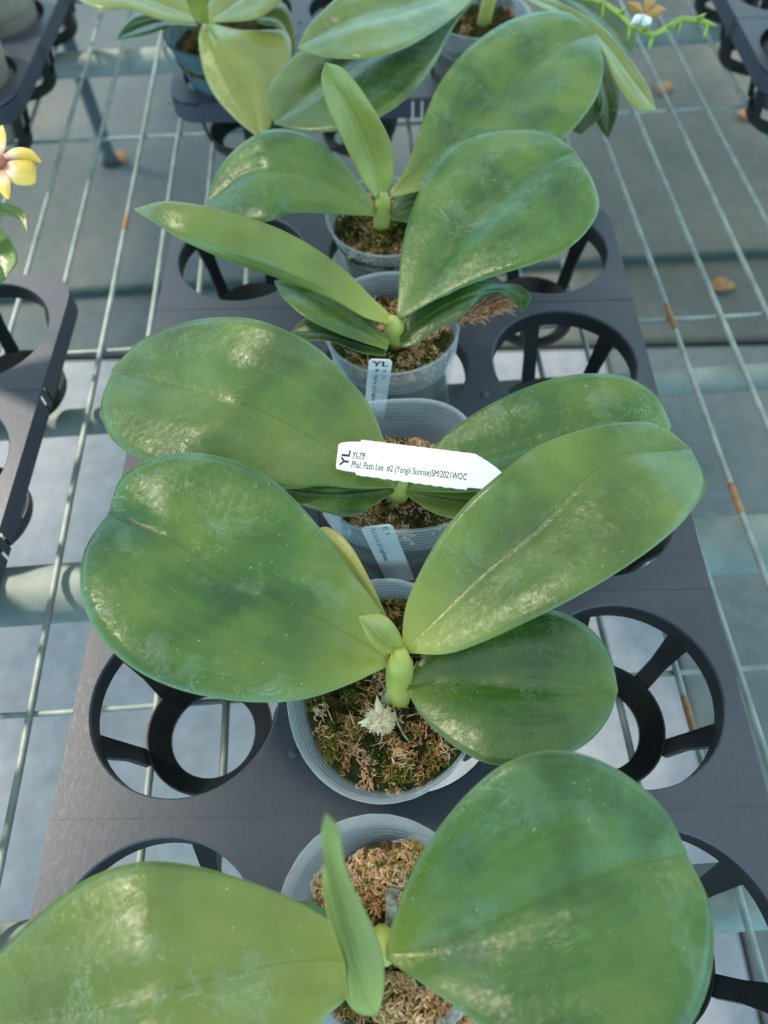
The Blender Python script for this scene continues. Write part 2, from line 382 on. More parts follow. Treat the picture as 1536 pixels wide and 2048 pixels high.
# ------------------------------------------------------------------ growing trays
PT, HR = 11.0, 4.65
def square_edge(t, rc):  # ray to a square of half 5.5, corners in set rc rounded radius 2.6
    c, s = math.cos(t), math.sin(t); q = 5.5 / max(abs(c), abs(s)); x, y = c * q, s * q
    if (c > 0, s > 0) in rc:
        R = 2.6; k = 5.5 - R
        if abs(x) > k and abs(y) > k:
            # intersect ray with corner arc
            dx, dy = abs(c), abs(s); b = k * (dx + dy); cc = 2 * k * k - R * R
            q = b + math.sqrt(max(0, b * b - cc)); x, y = c * q, s * q
    return x, y
NA = 64
def plate_cell(rc, sides):
    m = MB(); top = []; vs = []; fs = []
    zt, zb = 0, -.22
    for k in range(NA):
        t = 2 * math.pi * (k + .5) / NA
        if k % (NA // 4) == NA // 8 and False: pass
        x, y = square_edge(t, rc)
        c, s = math.cos(t), math.sin(t)
        vs += [(HR * c, HR * s, zt - .05), ((HR + .07) * c, (HR + .07) * s, zt), (x, y, zt), (x, y, zb), ((HR) * c, HR * s, zb)]
    for k in range(NA):
        k2 = (k + 1) % NA
        for i in range(5):
            i2 = (i + 1) % 5
            fs.append((k * 5 + i, k2 * 5 + i, k2 * 5 + i2, k * 5 + i2))
    m.add(vs, fs)
    # corner fillers so that the square corners are exact
    for sx in (-1, 1):
        for sy in (-1, 1):
            if (sx > 0, sy > 0) in rc: continue
            t0 = math.atan2(sy, sx); ks = sorted(range(NA), key=lambda k: abs(math.atan2(math.sin(2 * math.pi * (k + .5) / NA - t0), math.cos(2 * math.pi * (k + .5) / NA - t0))))[:2]
            a, b = [square_edge(2 * math.pi * (k + .5) / NA, rc) for k in ks]
            m.add([(a[0], a[1], 0), (sx * 5.5, sy * 5.5, 0), (b[0], b[1], 0), (a[0], a[1], zb), (sx * 5.5, sy * 5.5, zb), (b[0], b[1], zb)],
                  [(0, 1, 2), (5, 4, 3), (0, 3, 4, 1), (1, 4, 5, 2)])
    # skirt on outer sides
    if sides:
        ang = [2 * math.pi * (k + .5) / NA for k in range(NA)]
        pts = [square_edge(t, rc) for t in ang]
        def outer(p):
            return ((1, 0) in sides and p[0] > 5.49) or ((-1, 0) in sides and p[0] < -5.49) or ((0, 1) in sides and p[1] > 5.49) or ((0, -1) in sides and p[1] < -5.49)
        for k in range(NA):
            a, b = pts[k], pts[(k + 1) % NA]; mid = ((a[0] + b[0]) / 2, (a[1] + b[1]) / 2)
            sm_ = (mid[0] > 0, mid[1] > 0)
            in_corner = sm_ in rc and abs(mid[0]) > 2.9 and abs(mid[1]) > 2.9
            if (outer(a) and outer(b)) or in_corner:
                if not in_corner and not (abs(a[0] - b[0]) < 1e-6 or abs(a[1] - b[1]) < 1e-6): continue
                q = .97
                vs = [(a[0], a[1], 0), (b[0], b[1], 0), (b[0], b[1], -1.7), (a[0], a[1], -1.7),
                      (a[0] * q, a[1] * q, -.1), (b[0] * q, b[1] * q, -.1), (b[0] * q, b[1] * q, -1.7), (a[0] * q, a[1] * q, -1.7)]
                m.add(vs, [(0, 1, 2, 3), (7, 6, 5, 4), (3, 2, 6, 7)])
        for sx in (-1, 1):
            for sy in (-1, 1):
                if (sx > 0, sy > 0) in rc: continue
                for dx, dy in sides:
                    if dx == sx:
                        m.add([(sx * 5.5, sy * 5.5, 0), (sx * 5.5, sy * 5.2, 0), (sx * 5.5, sy * 5.2, -1.7), (sx * 5.5, sy * 5.5, -1.7)], [(0, 1, 2, 3)])
                    if dy == sy:
                        m.add([(sx * 5.5, sy * 5.5, 0), (sx * 5.2, sy * 5.5, 0), (sx * 5.2, sy * 5.5, -1.7), (sx * 5.5, sy * 5.5, -1.7)], [(0, 1, 2, 3)])
    return m
cell_cache = {}
def cell_mesh(c, r):
    rc = set(); sides = set()
    if c == 1: sides.add((1, 0))
    if c == -1: sides.add((-1, 0))
    if r == 0: sides.add((0, -1))
    if r == 4: sides.add((0, 1))
    for sx in (-1, 1):
        for sy in (-1, 1):
            if (sx, 0) in sides and (0, sy) in sides: rc.add((sx > 0, sy > 0))
    key = (c, 0 if r == 0 else (4 if r == 4 else 2))
    if key not in cell_cache:
        m = plate_cell(rc, sides)
        # moulding seams and pin marks
        if c > -1: m.tube([(-5.42, -2.7, -.05), (-5.42, -2.7, .05), (-5.42, -2.7, .09)], [.30, .25, .16], 12)
        m.box(-5.5, 5.5, -5.5 if (0, -1) not in sides else -5.3, -5.44 if (0, -1) not in sides else -5.28, -.05, .022)
        cell_cache[key] = sharp(m.mesh('cell_plate'), 35)
    return cell_cache[key]
def ring_mesh():
    m = MB()
    m.lathe([(2.40, -6.84), (2.40, -6.60), (2.55, -6.45), (3.20, -5.75), (3.42, -5.55), (3.52, -5.55), (3.52, -5.75), (3.44, -6.5), (3.2, -6.84)], 48)
    return sharp(m.mesh('cup_ring'), 35)
def collar_mesh():
    m = MB(); m.lathe([(HR + .01, -.06), (HR - .03, -1.3), (HR + .17, -1.3), (HR + .2, -.24), (HR + .012, -.23)], 64)
    return sharp(m.mesh('collar'), 35)
def spoke_mesh():
    m = MB(); w = .46; t = .26
    pr = [(4.63, -.75), (4.60, -1.25), (3.95, -3.4), (3.50, -5.60)]
    ws = [.78, .62, .46, .50]
    vs = []; fs = []
    for (r, z), ww in zip(pr, ws):
        vs += [(r, -ww, z), (r, ww, z), (r + t, ww, z), (r + t, -ww, z)]
    for i in range(len(pr) - 1):
        for k in range(4): fs.append((i * 4 + k, i * 4 + (k + 1) % 4, (i + 1) * 4 + (k + 1) % 4, (i + 1) * 4 + k))
    fs += [(3, 2, 1, 0), tuple(range(12, 16))]
    m.add(vs, fs); return sharp(m.mesh('spoke', True), 30)
RING, SPOKE, COLLAR = ring_mesh(), spoke_mesh(), collar_mesh()
A_R = (40, 108, 182, 256, -24)
def make_tray(x0, y0, label, rz=0, cells=None):
    """x0,y0: centre of the middle-column near cell"""
    t = thing('growing_tray', label, 'tray', (x0, y0, -6.84), 'black plastic growing trays on the bench', rz)
    for r in range(5):
        for c in (-1, 0, 1):
            if cells and (c, r) not in cells: continue
            cl = link('cell_plate', cell_mesh(c, r), M_TRAY, t, Vector((c * PT, r * PT, 6.84)) * CM)
            link('collar', COLLAR, M_CUP_SHADE, cl)
            link('cup_ring', RING, M_CUP_SHADE, cl)
            for a in A_R:
                a = a if c > -1 else 180 - a
                s = link('spoke', SPOKE, M_CUP_SHADE, cl); s.rotation_euler = (0, 0, math.radians(a))
    return t
make_tray(0, 0, 'black fifteen-hole plastic tray at the centre holding the row of five orchids')
make_tray(-39.4, -7.0, 'black plastic tray at the left edge with a rounded corner and the yellow-flowered plant')
make_tray(-2.9, 69.5, 'black plastic tray behind the centre tray, under the far orchids')
make_tray(-49.7, 69.5, 'black plastic tray at the far left with pots in its cups')
make_tray(50.2, 71.0, 'black plastic tray at the far right corner')

# ------------------------------------------------------------------ pots, moss
def pot_mesh(seed, top, r_top, sx=1, sy=1, sq=2.0, tilt=0, rag=0., nz=0, depth=9.4, rim_out=.10, bot=(0, 0)):
    """thin-walled clear pot; local origin = pot bottom centre"""
    rr = random.Random(seed); ph = [rr.uniform(0, 6.28) for _ in range(8)]
    def fr(t, r, z):
        c, s = math.cos(t), math.sin(t)
        k = (abs(c) ** sq + abs(s) ** sq) ** (-1 / sq)
        f = z / depth
        k = 1 + (k - 1) * f
        wob = 1 + .012 * f * (math.sin(2 * t + ph[0]) + .6 * math.sin(3 * t + ph[1]))
        ex, ey = 1 + (sx - 1) * f * f, 1 + (sy - 1) * f * f
        zz = z + f * f * (tilt * s) * r_top
        if f > .985: zz += rag * (.5 * math.sin(17 * t + ph[2]) + .5 * math.sin(41 * t + ph[3]) + rr.uniform(-.6, .6))
        return (r * k * wob * c * ex + bot[0] * (1 - f ** 3), r * k * wob * s * ey + bot[1] * (1 - f ** 3), zz)
    R0 = r_top * .765
    prof = [(0.4, 0), (R0 - .3, 0), (R0, .3)]; rim = [0, 0, 0]
    zs = [2, 4, 6]
    for z in zs: prof.append((R0 + (r_top - R0) * z / depth, z)); rim.append(0)
    z = depth - 2.2
    for i in range(7):   # grooved band under the lip
        for dz, dr, rv in ((0, 0, 0), (.10, .05, 1.0), (.16, .0, 0)):
            zz = z + dz; prof.append((R0 + (r_top - R0) * zz / depth + dr, zz)); rim.append(rv)
        z += .28
    prof += [(r_top + rim_out * .3, depth - .10), (r_top + rim_out - .05, depth - .06), (r_top + rim_out, depth - .05), (r_top + rim_out, depth), (r_top + rim_out - .05, depth), (r_top - .06, depth)]; rim += [.4, .4, 1, 1, .4, .5]
    inn = [(r - .10, z) for r, z in reversed(prof[2:-6])]
    prof2 = prof + inn + [(R0 - .4, .12), (.4, .12)]
    rim2 = rim + [r * .6 for r in reversed(rim[2:-6])] + [0, 0]
    m = MB(); m.lathe(prof2, 72, fr, True, rim=rim2)
    m.attr['rim'] = (rim2 * 72)[:len(m.v)]
    return m.mesh('pot')
def moss_body(seed, r_top, r_bot, depth, ztop, sx=1, sy=1, hump=.5, bot=(0, 0)):
    m = MB(); nr, na = 26, 72; vs = []; fs = []; off = Vector((seed * 3.1, seed * 1.7, 0))
    for i in range(nr + 1):
        q = i / nr
        for k in range(na):
            t = 2 * math.pi * k / na; r = r_top * q
            p = Vector((r * math.cos(t) * sx, r * math.sin(t) * sy, 0))
            n = noise.fractal(p * .7 + off, .6, 2.2, 5) * .62 + noise.noise(p * 3.1 + off) * .36
            z = ztop + hump * (1 - q * q) * .6 + n * (1 - q ** 6 * .5) - .5 * q ** 5
            vs.append((p.x, p.y, z))
    for i in range(nr):
        for k in range(na):
            k2 = (k + 1) % na; fs.append((i * na + k, i * na + k2, (i + 1) * na + k2, (i + 1) * na + k))
    fs.append(tuple(range(na - 1, -1, -1)))
    b = len(vs)
    for j, (z, f) in enumerate(((ztop - 2, .66), (ztop - 4.5, .33), (.4, 0))):
        rj = r_bot + (r_top - r_bot) * f
        for k in range(na):
            t = 2 * math.pi * k / na; w = 1 + .03 * noise.noise(Vector((3 * math.cos(t), 3 * math.sin(t), z + seed)))
            vs.append((rj * w * math.cos(t) * (1 + (sx - 1) * f), rj * w * math.sin(t) * (1 + (sy - 1) * f), z))
    rows = [nr * na] + [b + j * na for j in range(3)]
    for a, c in zip(rows, rows[1:]):
        for k in range(na):
            k2 = (k + 1) % na; fs.append((a + k, a + k2, c + k2, c + k))
    fs.append(tuple(rows[-1] + k for k in range(na)))
    sh = lambda z: 1 - ((ztop if z > ztop - 1.4 else z) / depth) ** 3
    vs = [(x + bot[0] * sh(z), y + bot[1] * sh(z), z) for x, y, z in vs]
    m.add(vs, fs, tint=.35); return m
def strands(seed, n, r, zf, sx=1, sy=1, size=1.):
    """tufts of short curly sphagnum fibres, each tuft with its own tint"""
    rr = random.Random(seed); m = MB(); nt_ = max(8, n // 24)
    for _ in range(nt_):
        t = rr.uniform(0, 6.283); q = math.sqrt(rr.random()) * r * .93
        cx, cy = q * math.cos(t) * sx, q * math.sin(t) * sy; tr = rr.uniform(.18, .55) * size; tint = rr.random() ** .9; lie = rr.uniform(0, 6.283)
        for _ in range(int(24 + 46 * tr / size)):
            a = rr.uniform(0, 6.283); w = tr * math.sqrt(rr.random()); x, y = cx + w * math.cos(a), cy + w * math.sin(a)
            if math.hypot(x / sx, y / sy) > r * .97: continue
            p = Vector((x, y, zf(x, y) + .25 * tr * (1 - (w / tr) ** 2) - .05))
            d = Vector((math.cos(lie) + rr.gauss(0, .8), math.sin(lie) + rr.gauss(0, .8), abs(rr.gauss(.25, .45)))).normalized()
            c = Vector((rr.gauss(0, 1), rr.gauss(0, 1), rr.gauss(-.2, .6))); l = rr.uniform(.14, .48) * size
            e = p + d * l
            k = math.hypot(e.x / sx, e.y / sy)
            if k > r: e.x *= r / k; e.y *= r / k
            mid = p.lerp(e, .5) + c * l * .22 + Vector((0, 0, .10 * l))
            g = rr.uniform(.024, .055) * size
            m.tube([p, p.lerp(mid, .6) + c * l * .06, mid.lerp(e, .35), e], [g, g * 1.3, g, g * .2], 3, False, tint=min(1, max(0, tint + rr.gauss(0, .10))))
        if rr.random() < .35:   # a longer stray fibre
            p = Vector((cx, cy, zf(cx, cy))); d = Vector((-cx * .15 + rr.gauss(0, 1), -cy * .15 + rr.gauss(0, 1), .2)).normalized(); l = rr.uniform(.5, 1.1)
            if math.hypot((p + d * l).x, (p + d * l).y) < r * .95:
                m.tube([p, p + d * l * .5 + Vector((0, 0, .14)), p + d * l], [.035, .03, .01], 4, False, tint=.9)
    return m
def zfun(seed, r_top, ztop, hump, sx=1, sy=1):
    off = Vector((seed * 3.1, seed * 1.7, 0))
    def f(x, y):
        q = min(1, math.hypot(x / sx, y / sy) / r_top); p = Vector((x, y, 0))
        n = noise.fractal(p * .7 + off, .6, 2.2, 5) * .62 + noise.noise(p * 3.1 + off) * .36
        return ztop + hump * (1 - q * q) * .6 + n * (1 - q ** 6 * .5) - .5 * q ** 5
    return f

# ------------------------------------------------------------------ leaves from 3-D control curves (cm, world)
LEAVES = [
('B',None,[[-0.91,10.26,6.2],[-2.57,9.3,6.77],[-4.21,8.6,7.33],[-5.86,8.35,7.9],[-7.48,8.39,8.45],[-9.05,8.7,8.92],[-10.64,9.47,9.06],[-12.06,10.73,9.15],[-13.1,12.48,9.19],[-13.53,14.7,8.84],[-13.1,16.84,8.3]],[[-0.82,10.63,6.2],[-1.93,11.29,6.52],[-3.08,11.91,6.85],[-4.25,12.49,7.17],[-5.46,12.95,7.49],[-6.69,13.38,7.81],[-7.87,13.96,8.13],[-9.01,14.64,8.44],[-10.18,15.32,8.72],[-11.56,16.13,8.6],[-13.1,16.84,8.3]],[[-0.69,11.02,6.2],[-1.12,12.59,6.82],[-2.16,13.9,7.44],[-3.18,15.25,8.06],[-4.3,16.54,8.67],[-5.61,17.75,9.17],[-7.3,18.79,9.25],[-9.15,19.34,9.28],[-10.99,19.2,9.27],[-12.57,18.4,8.88],[-13.1,16.84,8.3]],0.07,0.16,0.0,0.6,1.2),
('B',None,[[-0.24,10.94,6.4],[-0.05,12.51,7.17],[0.67,13.95,7.95],[1.62,15.27,8.72],[2.79,16.39,9.49],[4.17,17.36,10.09],[5.7,18.47,10.33],[7.43,19.11,10.55],[9.36,19.66,10.38],[11.52,20.15,9.64],[12.99,19.21,9.0]],[[-0.14,10.87,6.4],[0.97,11.82,6.9],[2.08,12.77,7.39],[3.22,13.7,7.89],[4.43,14.53,8.38],[5.65,15.36,8.88],[6.75,16.36,9.37],[7.89,17.33,9.86],[9.33,18.28,9.96],[11.12,18.77,9.48],[12.99,19.21,9.0]],[[-0.06,10.8,6.4],[1.55,10.45,7.11],[3.05,10.68,7.82],[4.45,11.07,8.52],[5.81,11.49,9.21],[7.18,12.07,9.64],[8.57,12.81,9.94],[9.94,13.66,10.22],[11.43,14.94,10.11],[12.98,17.0,9.44],[12.99,19.21,9.0]],0.06,0.16,0.12,0.8,0.7),
('B',None,[[-0.06,10.04,4.8],[0.62,10.98,5.14],[1.6,11.65,5.49],[2.67,12.16,5.83],[3.83,12.45,6.16],[5.03,12.64,6.3],[6.27,12.71,6.27],[7.42,12.33,6.05],[8.33,11.62,5.75],[8.81,10.6,5.46],[8.92,9.47,5.2]],[[-0.07,9.9,4.8],[0.84,9.97,4.97],[1.74,10.0,5.14],[2.64,9.9,5.3],[3.51,9.74,5.46],[4.37,9.59,5.61],[5.23,9.45,5.71],[6.12,9.39,5.65],[7.04,9.38,5.51],[7.97,9.39,5.36],[8.91,9.4,5.2]],[[-0.07,9.77,4.8],[0.45,8.61,5.13],[1.2,7.67,5.46],[2.02,6.89,5.79],[2.94,6.33,6.08],[4.0,6.18,6.12],[5.1,6.31,6.08],[6.24,6.63,5.86],[7.34,7.26,5.58],[8.27,8.2,5.33],[8.9,9.34,5.2]],0.07,0.16,-0.2,0.2,0.4),
('B','small young yellow-green leaf folded at the centre',[[-0.48,10.69,6.6],[-0.71,10.57,6.92],[-0.93,10.48,7.24],[-1.12,10.47,7.57],[-1.28,10.5,7.88],[-1.43,10.57,8.15],[-1.56,10.68,8.33],[-1.67,10.83,8.47],[-1.75,11.0,8.58],[-1.82,11.18,8.69],[-1.89,11.35,8.8]],[[-0.35,10.8,6.6],[-0.53,10.84,6.83],[-0.7,10.88,7.06],[-0.87,10.93,7.29],[-1.02,10.99,7.52],[-1.17,11.05,7.75],[-1.32,11.12,7.97],[-1.46,11.18,8.19],[-1.61,11.25,8.4],[-1.75,11.33,8.6],[-1.89,11.39,8.8]],[[-0.14,10.82,6.6],[-0.17,10.97,6.96],[-0.24,11.11,7.32],[-0.34,11.24,7.69],[-0.48,11.34,8.04],[-0.65,11.44,8.35],[-0.85,11.57,8.5],[-1.1,11.64,8.59],[-1.36,11.61,8.66],[-1.63,11.54,8.73],[-1.89,11.48,8.8]],0.1,0.12,0.9,2,0.1),
('B','yellowing leaf half hidden behind the largest leaf',[[-0.86,11.49,5.6],[-1.19,11.94,5.76],[-1.52,12.39,5.93],[-1.85,12.85,6.09],[-2.18,13.33,6.23],[-2.52,13.82,6.35],[-2.88,14.31,6.45],[-3.26,14.83,6.49],[-3.65,15.4,6.44],[-4.02,16.06,6.32],[-4.31,16.79,6.2]],[[-0.77,11.6,5.6],[-0.99,12.14,5.73],[-1.22,12.68,5.86],[-1.46,13.23,6.0],[-1.75,13.76,6.12],[-2.08,14.28,6.24],[-2.43,14.81,6.34],[-2.82,15.33,6.4],[-3.26,15.87,6.37],[-3.75,16.42,6.29],[-4.31,16.85,6.2]],[[-0.46,11.66,5.6],[-0.69,12.26,5.79],[-0.92,12.85,5.99],[-1.18,13.45,6.18],[-1.46,14.06,6.34],[-1.76,14.68,6.47],[-2.08,15.33,6.55],[-2.46,15.99,6.58],[-2.97,16.62,6.5],[-3.62,17.09,6.35],[-4.31,16.95,6.2]],0.05,0.16,1.0,2.6,0.1),
('A',None,[[-1.71,-0.8,6.2],[-2.84,-1.65,6.75],[-3.88,-2.45,7.31],[-5.08,-2.96,7.86],[-6.31,-3.27,8.39],[-7.57,-3.42,8.81],[-9.04,-3.52,8.5],[-10.66,-3.52,7.97],[-12.35,-3.3,7.44],[-14.07,-2.83,6.92],[-15.51,-1.87,6.4]],[[-1.71,-0.29,6.2],[-3.13,-0.19,6.58],[-4.51,-0.27,6.97],[-5.81,-0.49,7.35],[-7.05,-0.76,7.73],[-8.24,-1.02,8.09],[-9.55,-1.29,7.91],[-10.96,-1.52,7.54],[-12.42,-1.71,7.16],[-13.94,-1.78,6.78],[-15.53,-1.8,6.4]],[[-1.71,0.08,6.2],[-3.07,1.02,6.67],[-4.6,1.77,7.06],[-6.26,2.33,7.3],[-7.96,2.74,7.54],[-9.68,2.82,7.76],[-11.36,2.4,7.49],[-12.76,1.57,7.19],[-13.92,0.57,6.92],[-14.89,-0.52,6.66],[-15.55,-1.73,6.4]],0.04,0.16,0.25,0.45,1.1),
('A',None,[[-1.06,0.14,6.4],[-0.6,1.42,7.12],[0.05,2.65,7.83],[0.94,3.75,8.55],[1.98,4.73,9.26],[3.21,5.49,9.87],[4.74,5.86,9.9],[6.36,5.7,9.37],[7.8,5.06,8.68],[8.97,4.12,7.98],[9.63,2.88,7.3]],[[-1.07,-0.05,6.4],[0.02,0.05,6.77],[1.06,0.25,7.14],[2.04,0.59,7.51],[3.01,0.94,7.87],[3.96,1.31,8.23],[4.91,1.66,8.57],[5.98,2.01,8.38],[7.15,2.35,8.02],[8.36,2.59,7.66],[9.62,2.81,7.3]],[[-1.07,-0.2,6.4],[0.39,-1.08,6.89],[1.72,-1.93,7.38],[2.96,-2.73,7.8],[4.34,-3.24,8.08],[5.89,-3.22,8.33],[7.39,-2.69,8.55],[8.69,-1.66,8.25],[9.59,-0.29,7.83],[9.94,1.26,7.56],[9.61,2.78,7.3]],0.01,0.16,-0.1,0.3,0.8),
('A','narrow young leaf standing upright towards the viewer',[[-1.56,-1.85,6.0],[-2.15,-1.53,7.19],[-2.24,-0.93,8.37],[-2.18,-0.35,9.56],[-2.28,0.2,10.72],[-2.44,0.71,11.72],[-2.53,1.2,12.68],[-2.56,1.67,13.64],[-2.55,2.12,14.6],[-2.56,2.53,15.55],[-2.36,2.85,16.5]],[[-1.44,-1.8,6.0],[-1.67,-1.22,7.05],[-1.87,-0.67,8.1],[-2.03,-0.13,9.15],[-2.15,0.38,10.2],[-2.26,0.87,11.25],[-2.34,1.33,12.31],[-2.4,1.75,13.36],[-2.44,2.15,14.41],[-2.43,2.52,15.46],[-2.36,2.85,16.5]],[[-1.35,-1.75,6.0],[-1.14,-1.13,7.26],[-1.09,-0.52,8.52],[-1.16,0.04,9.78],[-1.34,0.53,11.04],[-1.58,0.98,12.14],[-1.81,1.4,13.01],[-2.0,1.82,13.9],[-2.06,2.23,14.78],[-2.1,2.62,15.64],[-2.36,2.85,16.5]],0.06,0.16,0.45,0.7,0.2),
('A','pale yellow-green outer fold clasping the upright leaf',[[-1.44,-1.85,5.8],[-1.99,-1.73,6.55],[-2.34,-1.36,7.31],[-2.32,-0.88,8.05],[-2.34,-0.41,8.77],[-2.5,0.03,9.49],[-2.62,0.45,10.22],[-2.72,0.87,10.95],[-2.77,1.28,11.65],[-2.78,1.68,12.33],[-2.75,2.07,13.0]],[[-1.43,-1.84,5.8],[-1.8,-1.49,6.5],[-2.02,-1.07,7.22],[-2.12,-0.63,7.95],[-2.19,-0.2,8.67],[-2.34,0.2,9.39],[-2.47,0.59,10.12],[-2.58,0.97,10.84],[-2.65,1.34,11.56],[-2.69,1.7,12.28],[-2.74,2.04,13.0]],[[-1.39,-1.82,5.8],[-1.53,-1.37,6.55],[-1.68,-0.93,7.31],[-1.85,-0.51,8.05],[-1.98,-0.1,8.77],[-2.14,0.29,9.49],[-2.3,0.66,10.22],[-2.42,1.02,10.95],[-2.5,1.38,11.65],[-2.59,1.73,12.33],[-2.72,2.04,13.0]],0.05,0.1,1.0,1.2,0.05),
('A',None,[[-2.4,-0.82,4.6],[-2.91,-1.4,4.76],[-3.4,-1.98,4.93],[-3.98,-2.46,5.09],[-4.66,-2.82,5.2],[-5.39,-3.11,5.26],[-6.15,-3.33,5.3],[-6.96,-3.43,5.29],[-7.81,-3.29,5.22],[-8.64,-3.0,5.11],[-9.24,-2.46,5.0]],[[-2.4,-0.36,4.6],[-3.1,-0.61,4.7],[-3.77,-0.86,4.81],[-4.45,-1.1,4.91],[-5.13,-1.3,5.0],[-5.82,-1.46,5.09],[-6.51,-1.61,5.16],[-7.19,-1.76,5.2],[-7.88,-1.94,5.16],[-8.57,-2.13,5.08],[-9.26,-2.31,5.0]],[[-2.32,0.43,4.6],[-2.98,1.1,4.76],[-3.79,1.66,4.93],[-4.78,1.73,5.09],[-5.71,1.44,5.2],[-6.5,0.96,5.26],[-7.2,0.4,5.3],[-7.82,-0.19,5.29],[-8.39,-0.83,5.22],[-8.85,-1.5,5.11],[-9.29,-2.17,5.0]],0.05,0.16,-0.3,0.2,0.5),
('C',None,[[-0.28,19.55,5.8],[-2.07,19.36,6.03],[-3.83,19.43,6.25],[-5.56,19.14,6.47],[-7.29,19.34,6.69],[-8.99,19.61,6.93],[-10.64,19.72,7.35],[-12.49,20.56,7.15],[-14.29,21.98,6.93],[-15.39,24.34,6.72],[-15.33,26.88,6.5]],[[-0.2,19.76,5.8],[-1.55,20.32,6.23],[-2.88,20.92,6.65],[-4.16,21.6,7.08],[-5.47,22.23,7.51],[-6.8,22.81,7.93],[-8.22,23.3,8.18],[-9.89,24.16,7.78],[-11.63,25.14,7.35],[-13.45,26.11,6.93],[-15.35,26.99,6.5]],[[-0.19,20.14,5.8],[-0.79,21.77,6.61],[-1.46,23.39,7.43],[-2.63,24.67,8.24],[-3.96,25.74,9.05],[-5.55,26.31,9.83],[-7.45,27.3,9.72],[-9.64,28.23,8.93],[-11.86,28.6,8.12],[-13.88,28.26,7.31],[-15.37,27.1,6.5]],0.07,0.16,0.1,0.3,0.6),
('C',None,[[0.3,20.12,5.6],[1.32,21.32,6.08],[2.49,22.38,6.56],[3.84,23.16,7.04],[5.27,23.71,7.51],[6.77,24.21,7.84],[8.37,24.61,7.96],[9.98,24.67,8.03],[11.5,24.27,8.03],[12.78,23.44,7.62],[13.26,21.96,7.2]],[[0.29,19.82,5.6],[1.52,20.32,5.88],[2.77,20.73,6.15],[4.06,20.97,6.43],[5.34,21.19,6.71],[6.61,21.42,6.98],[7.87,21.55,7.25],[9.13,21.61,7.51],[10.4,21.6,7.7],[11.81,21.76,7.46],[13.24,21.9,7.2]],[[0.29,19.52,5.6],[1.61,19.1,6.02],[2.9,18.79,6.43],[4.16,18.6,6.85],[5.39,18.55,7.23],[6.64,18.7,7.44],[7.89,18.94,7.61],[9.14,19.26,7.75],[10.42,19.65,7.82],[11.88,20.43,7.51],[13.22,21.77,7.2]],0.07,0.16,0.0,0.3,1.1),
('C',None,[[-0.38,19.78,5.0],[-0.98,19.28,5.14],[-1.56,18.76,5.29],[-2.12,18.27,5.43],[-2.77,18.11,5.53],[-3.43,18.23,5.61],[-4.09,18.44,5.62],[-4.75,18.75,5.53],[-5.42,19.14,5.39],[-6.1,19.58,5.25],[-6.74,20.15,5.1]],[[-0.37,19.99,5.0],[-1.01,19.87,5.11],[-1.64,19.74,5.22],[-2.27,19.63,5.33],[-2.89,19.55,5.43],[-3.51,19.5,5.5],[-4.14,19.52,5.51],[-4.78,19.64,5.44],[-5.43,19.83,5.33],[-6.08,20.05,5.21],[-6.75,20.27,5.1]],[[-0.37,20.24,5.0],[-1.0,20.31,5.2],[-1.63,20.38,5.4],[-2.25,20.43,5.59],[-2.89,20.45,5.74],[-3.52,20.48,5.83],[-4.17,20.55,5.83],[-4.84,20.65,5.7],[-5.5,20.68,5.51],[-6.13,20.55,5.3],[-6.75,20.39,5.1]],0.05,0.16,-0.05,0.2,0.5),
('C',None,[[0.23,20.04,4.9],[0.86,20.02,5.09],[1.48,19.99,5.28],[2.1,19.95,5.46],[2.71,19.95,5.61],[3.33,19.95,5.71],[3.95,19.93,5.73],[4.58,19.88,5.64],[5.2,19.81,5.47],[5.79,19.63,5.28],[6.09,19.11,5.1]],[[0.23,19.86,4.9],[0.81,19.65,5.03],[1.39,19.44,5.16],[1.96,19.23,5.28],[2.52,19.04,5.4],[3.09,18.88,5.49],[3.66,18.77,5.52],[4.25,18.77,5.46],[4.85,18.84,5.34],[5.46,18.92,5.22],[6.08,19.0,5.1]],[[0.22,19.68,4.9],[0.73,19.1,5.09],[1.24,18.56,5.28],[1.78,18.12,5.46],[2.37,17.84,5.61],[2.96,17.63,5.71],[3.56,17.48,5.73],[4.19,17.55,5.64],[4.83,17.91,5.47],[5.44,18.4,5.28],[6.06,18.88,5.1]],0.05,0.16,0.3,0.5,0.5),
('D',None,[[-0.23,30.22,6.2],[-1.76,30.51,6.52],[-3.14,31.32,6.84],[-4.59,31.95,7.16],[-6.07,32.46,7.5],[-7.55,32.79,7.89],[-8.95,32.94,8.47],[-10.3,33.11,9.09],[-11.6,33.4,9.7],[-13.02,34.43,9.91],[-14.73,36.24,9.6]],[[-0.23,30.42,6.2],[-1.55,31.16,6.68],[-2.96,31.68,7.16],[-4.39,32.08,7.63],[-5.8,32.48,8.11],[-7.22,32.77,8.59],[-8.63,33.01,9.07],[-10.02,33.27,9.54],[-11.38,33.61,10.0],[-12.9,34.54,10.06],[-14.74,36.28,9.6]],[[-0.14,30.81,6.2],[-1.34,31.66,6.94],[-2.47,32.59,7.68],[-3.72,33.29,8.43],[-5.06,33.77,9.16],[-6.45,34.1,9.81],[-7.98,34.67,10.08],[-9.55,35.13,10.3],[-11.13,35.42,10.51],[-12.89,35.94,10.32],[-14.75,36.37,9.6]],0.05,0.16,0.25,0.7,0.3),
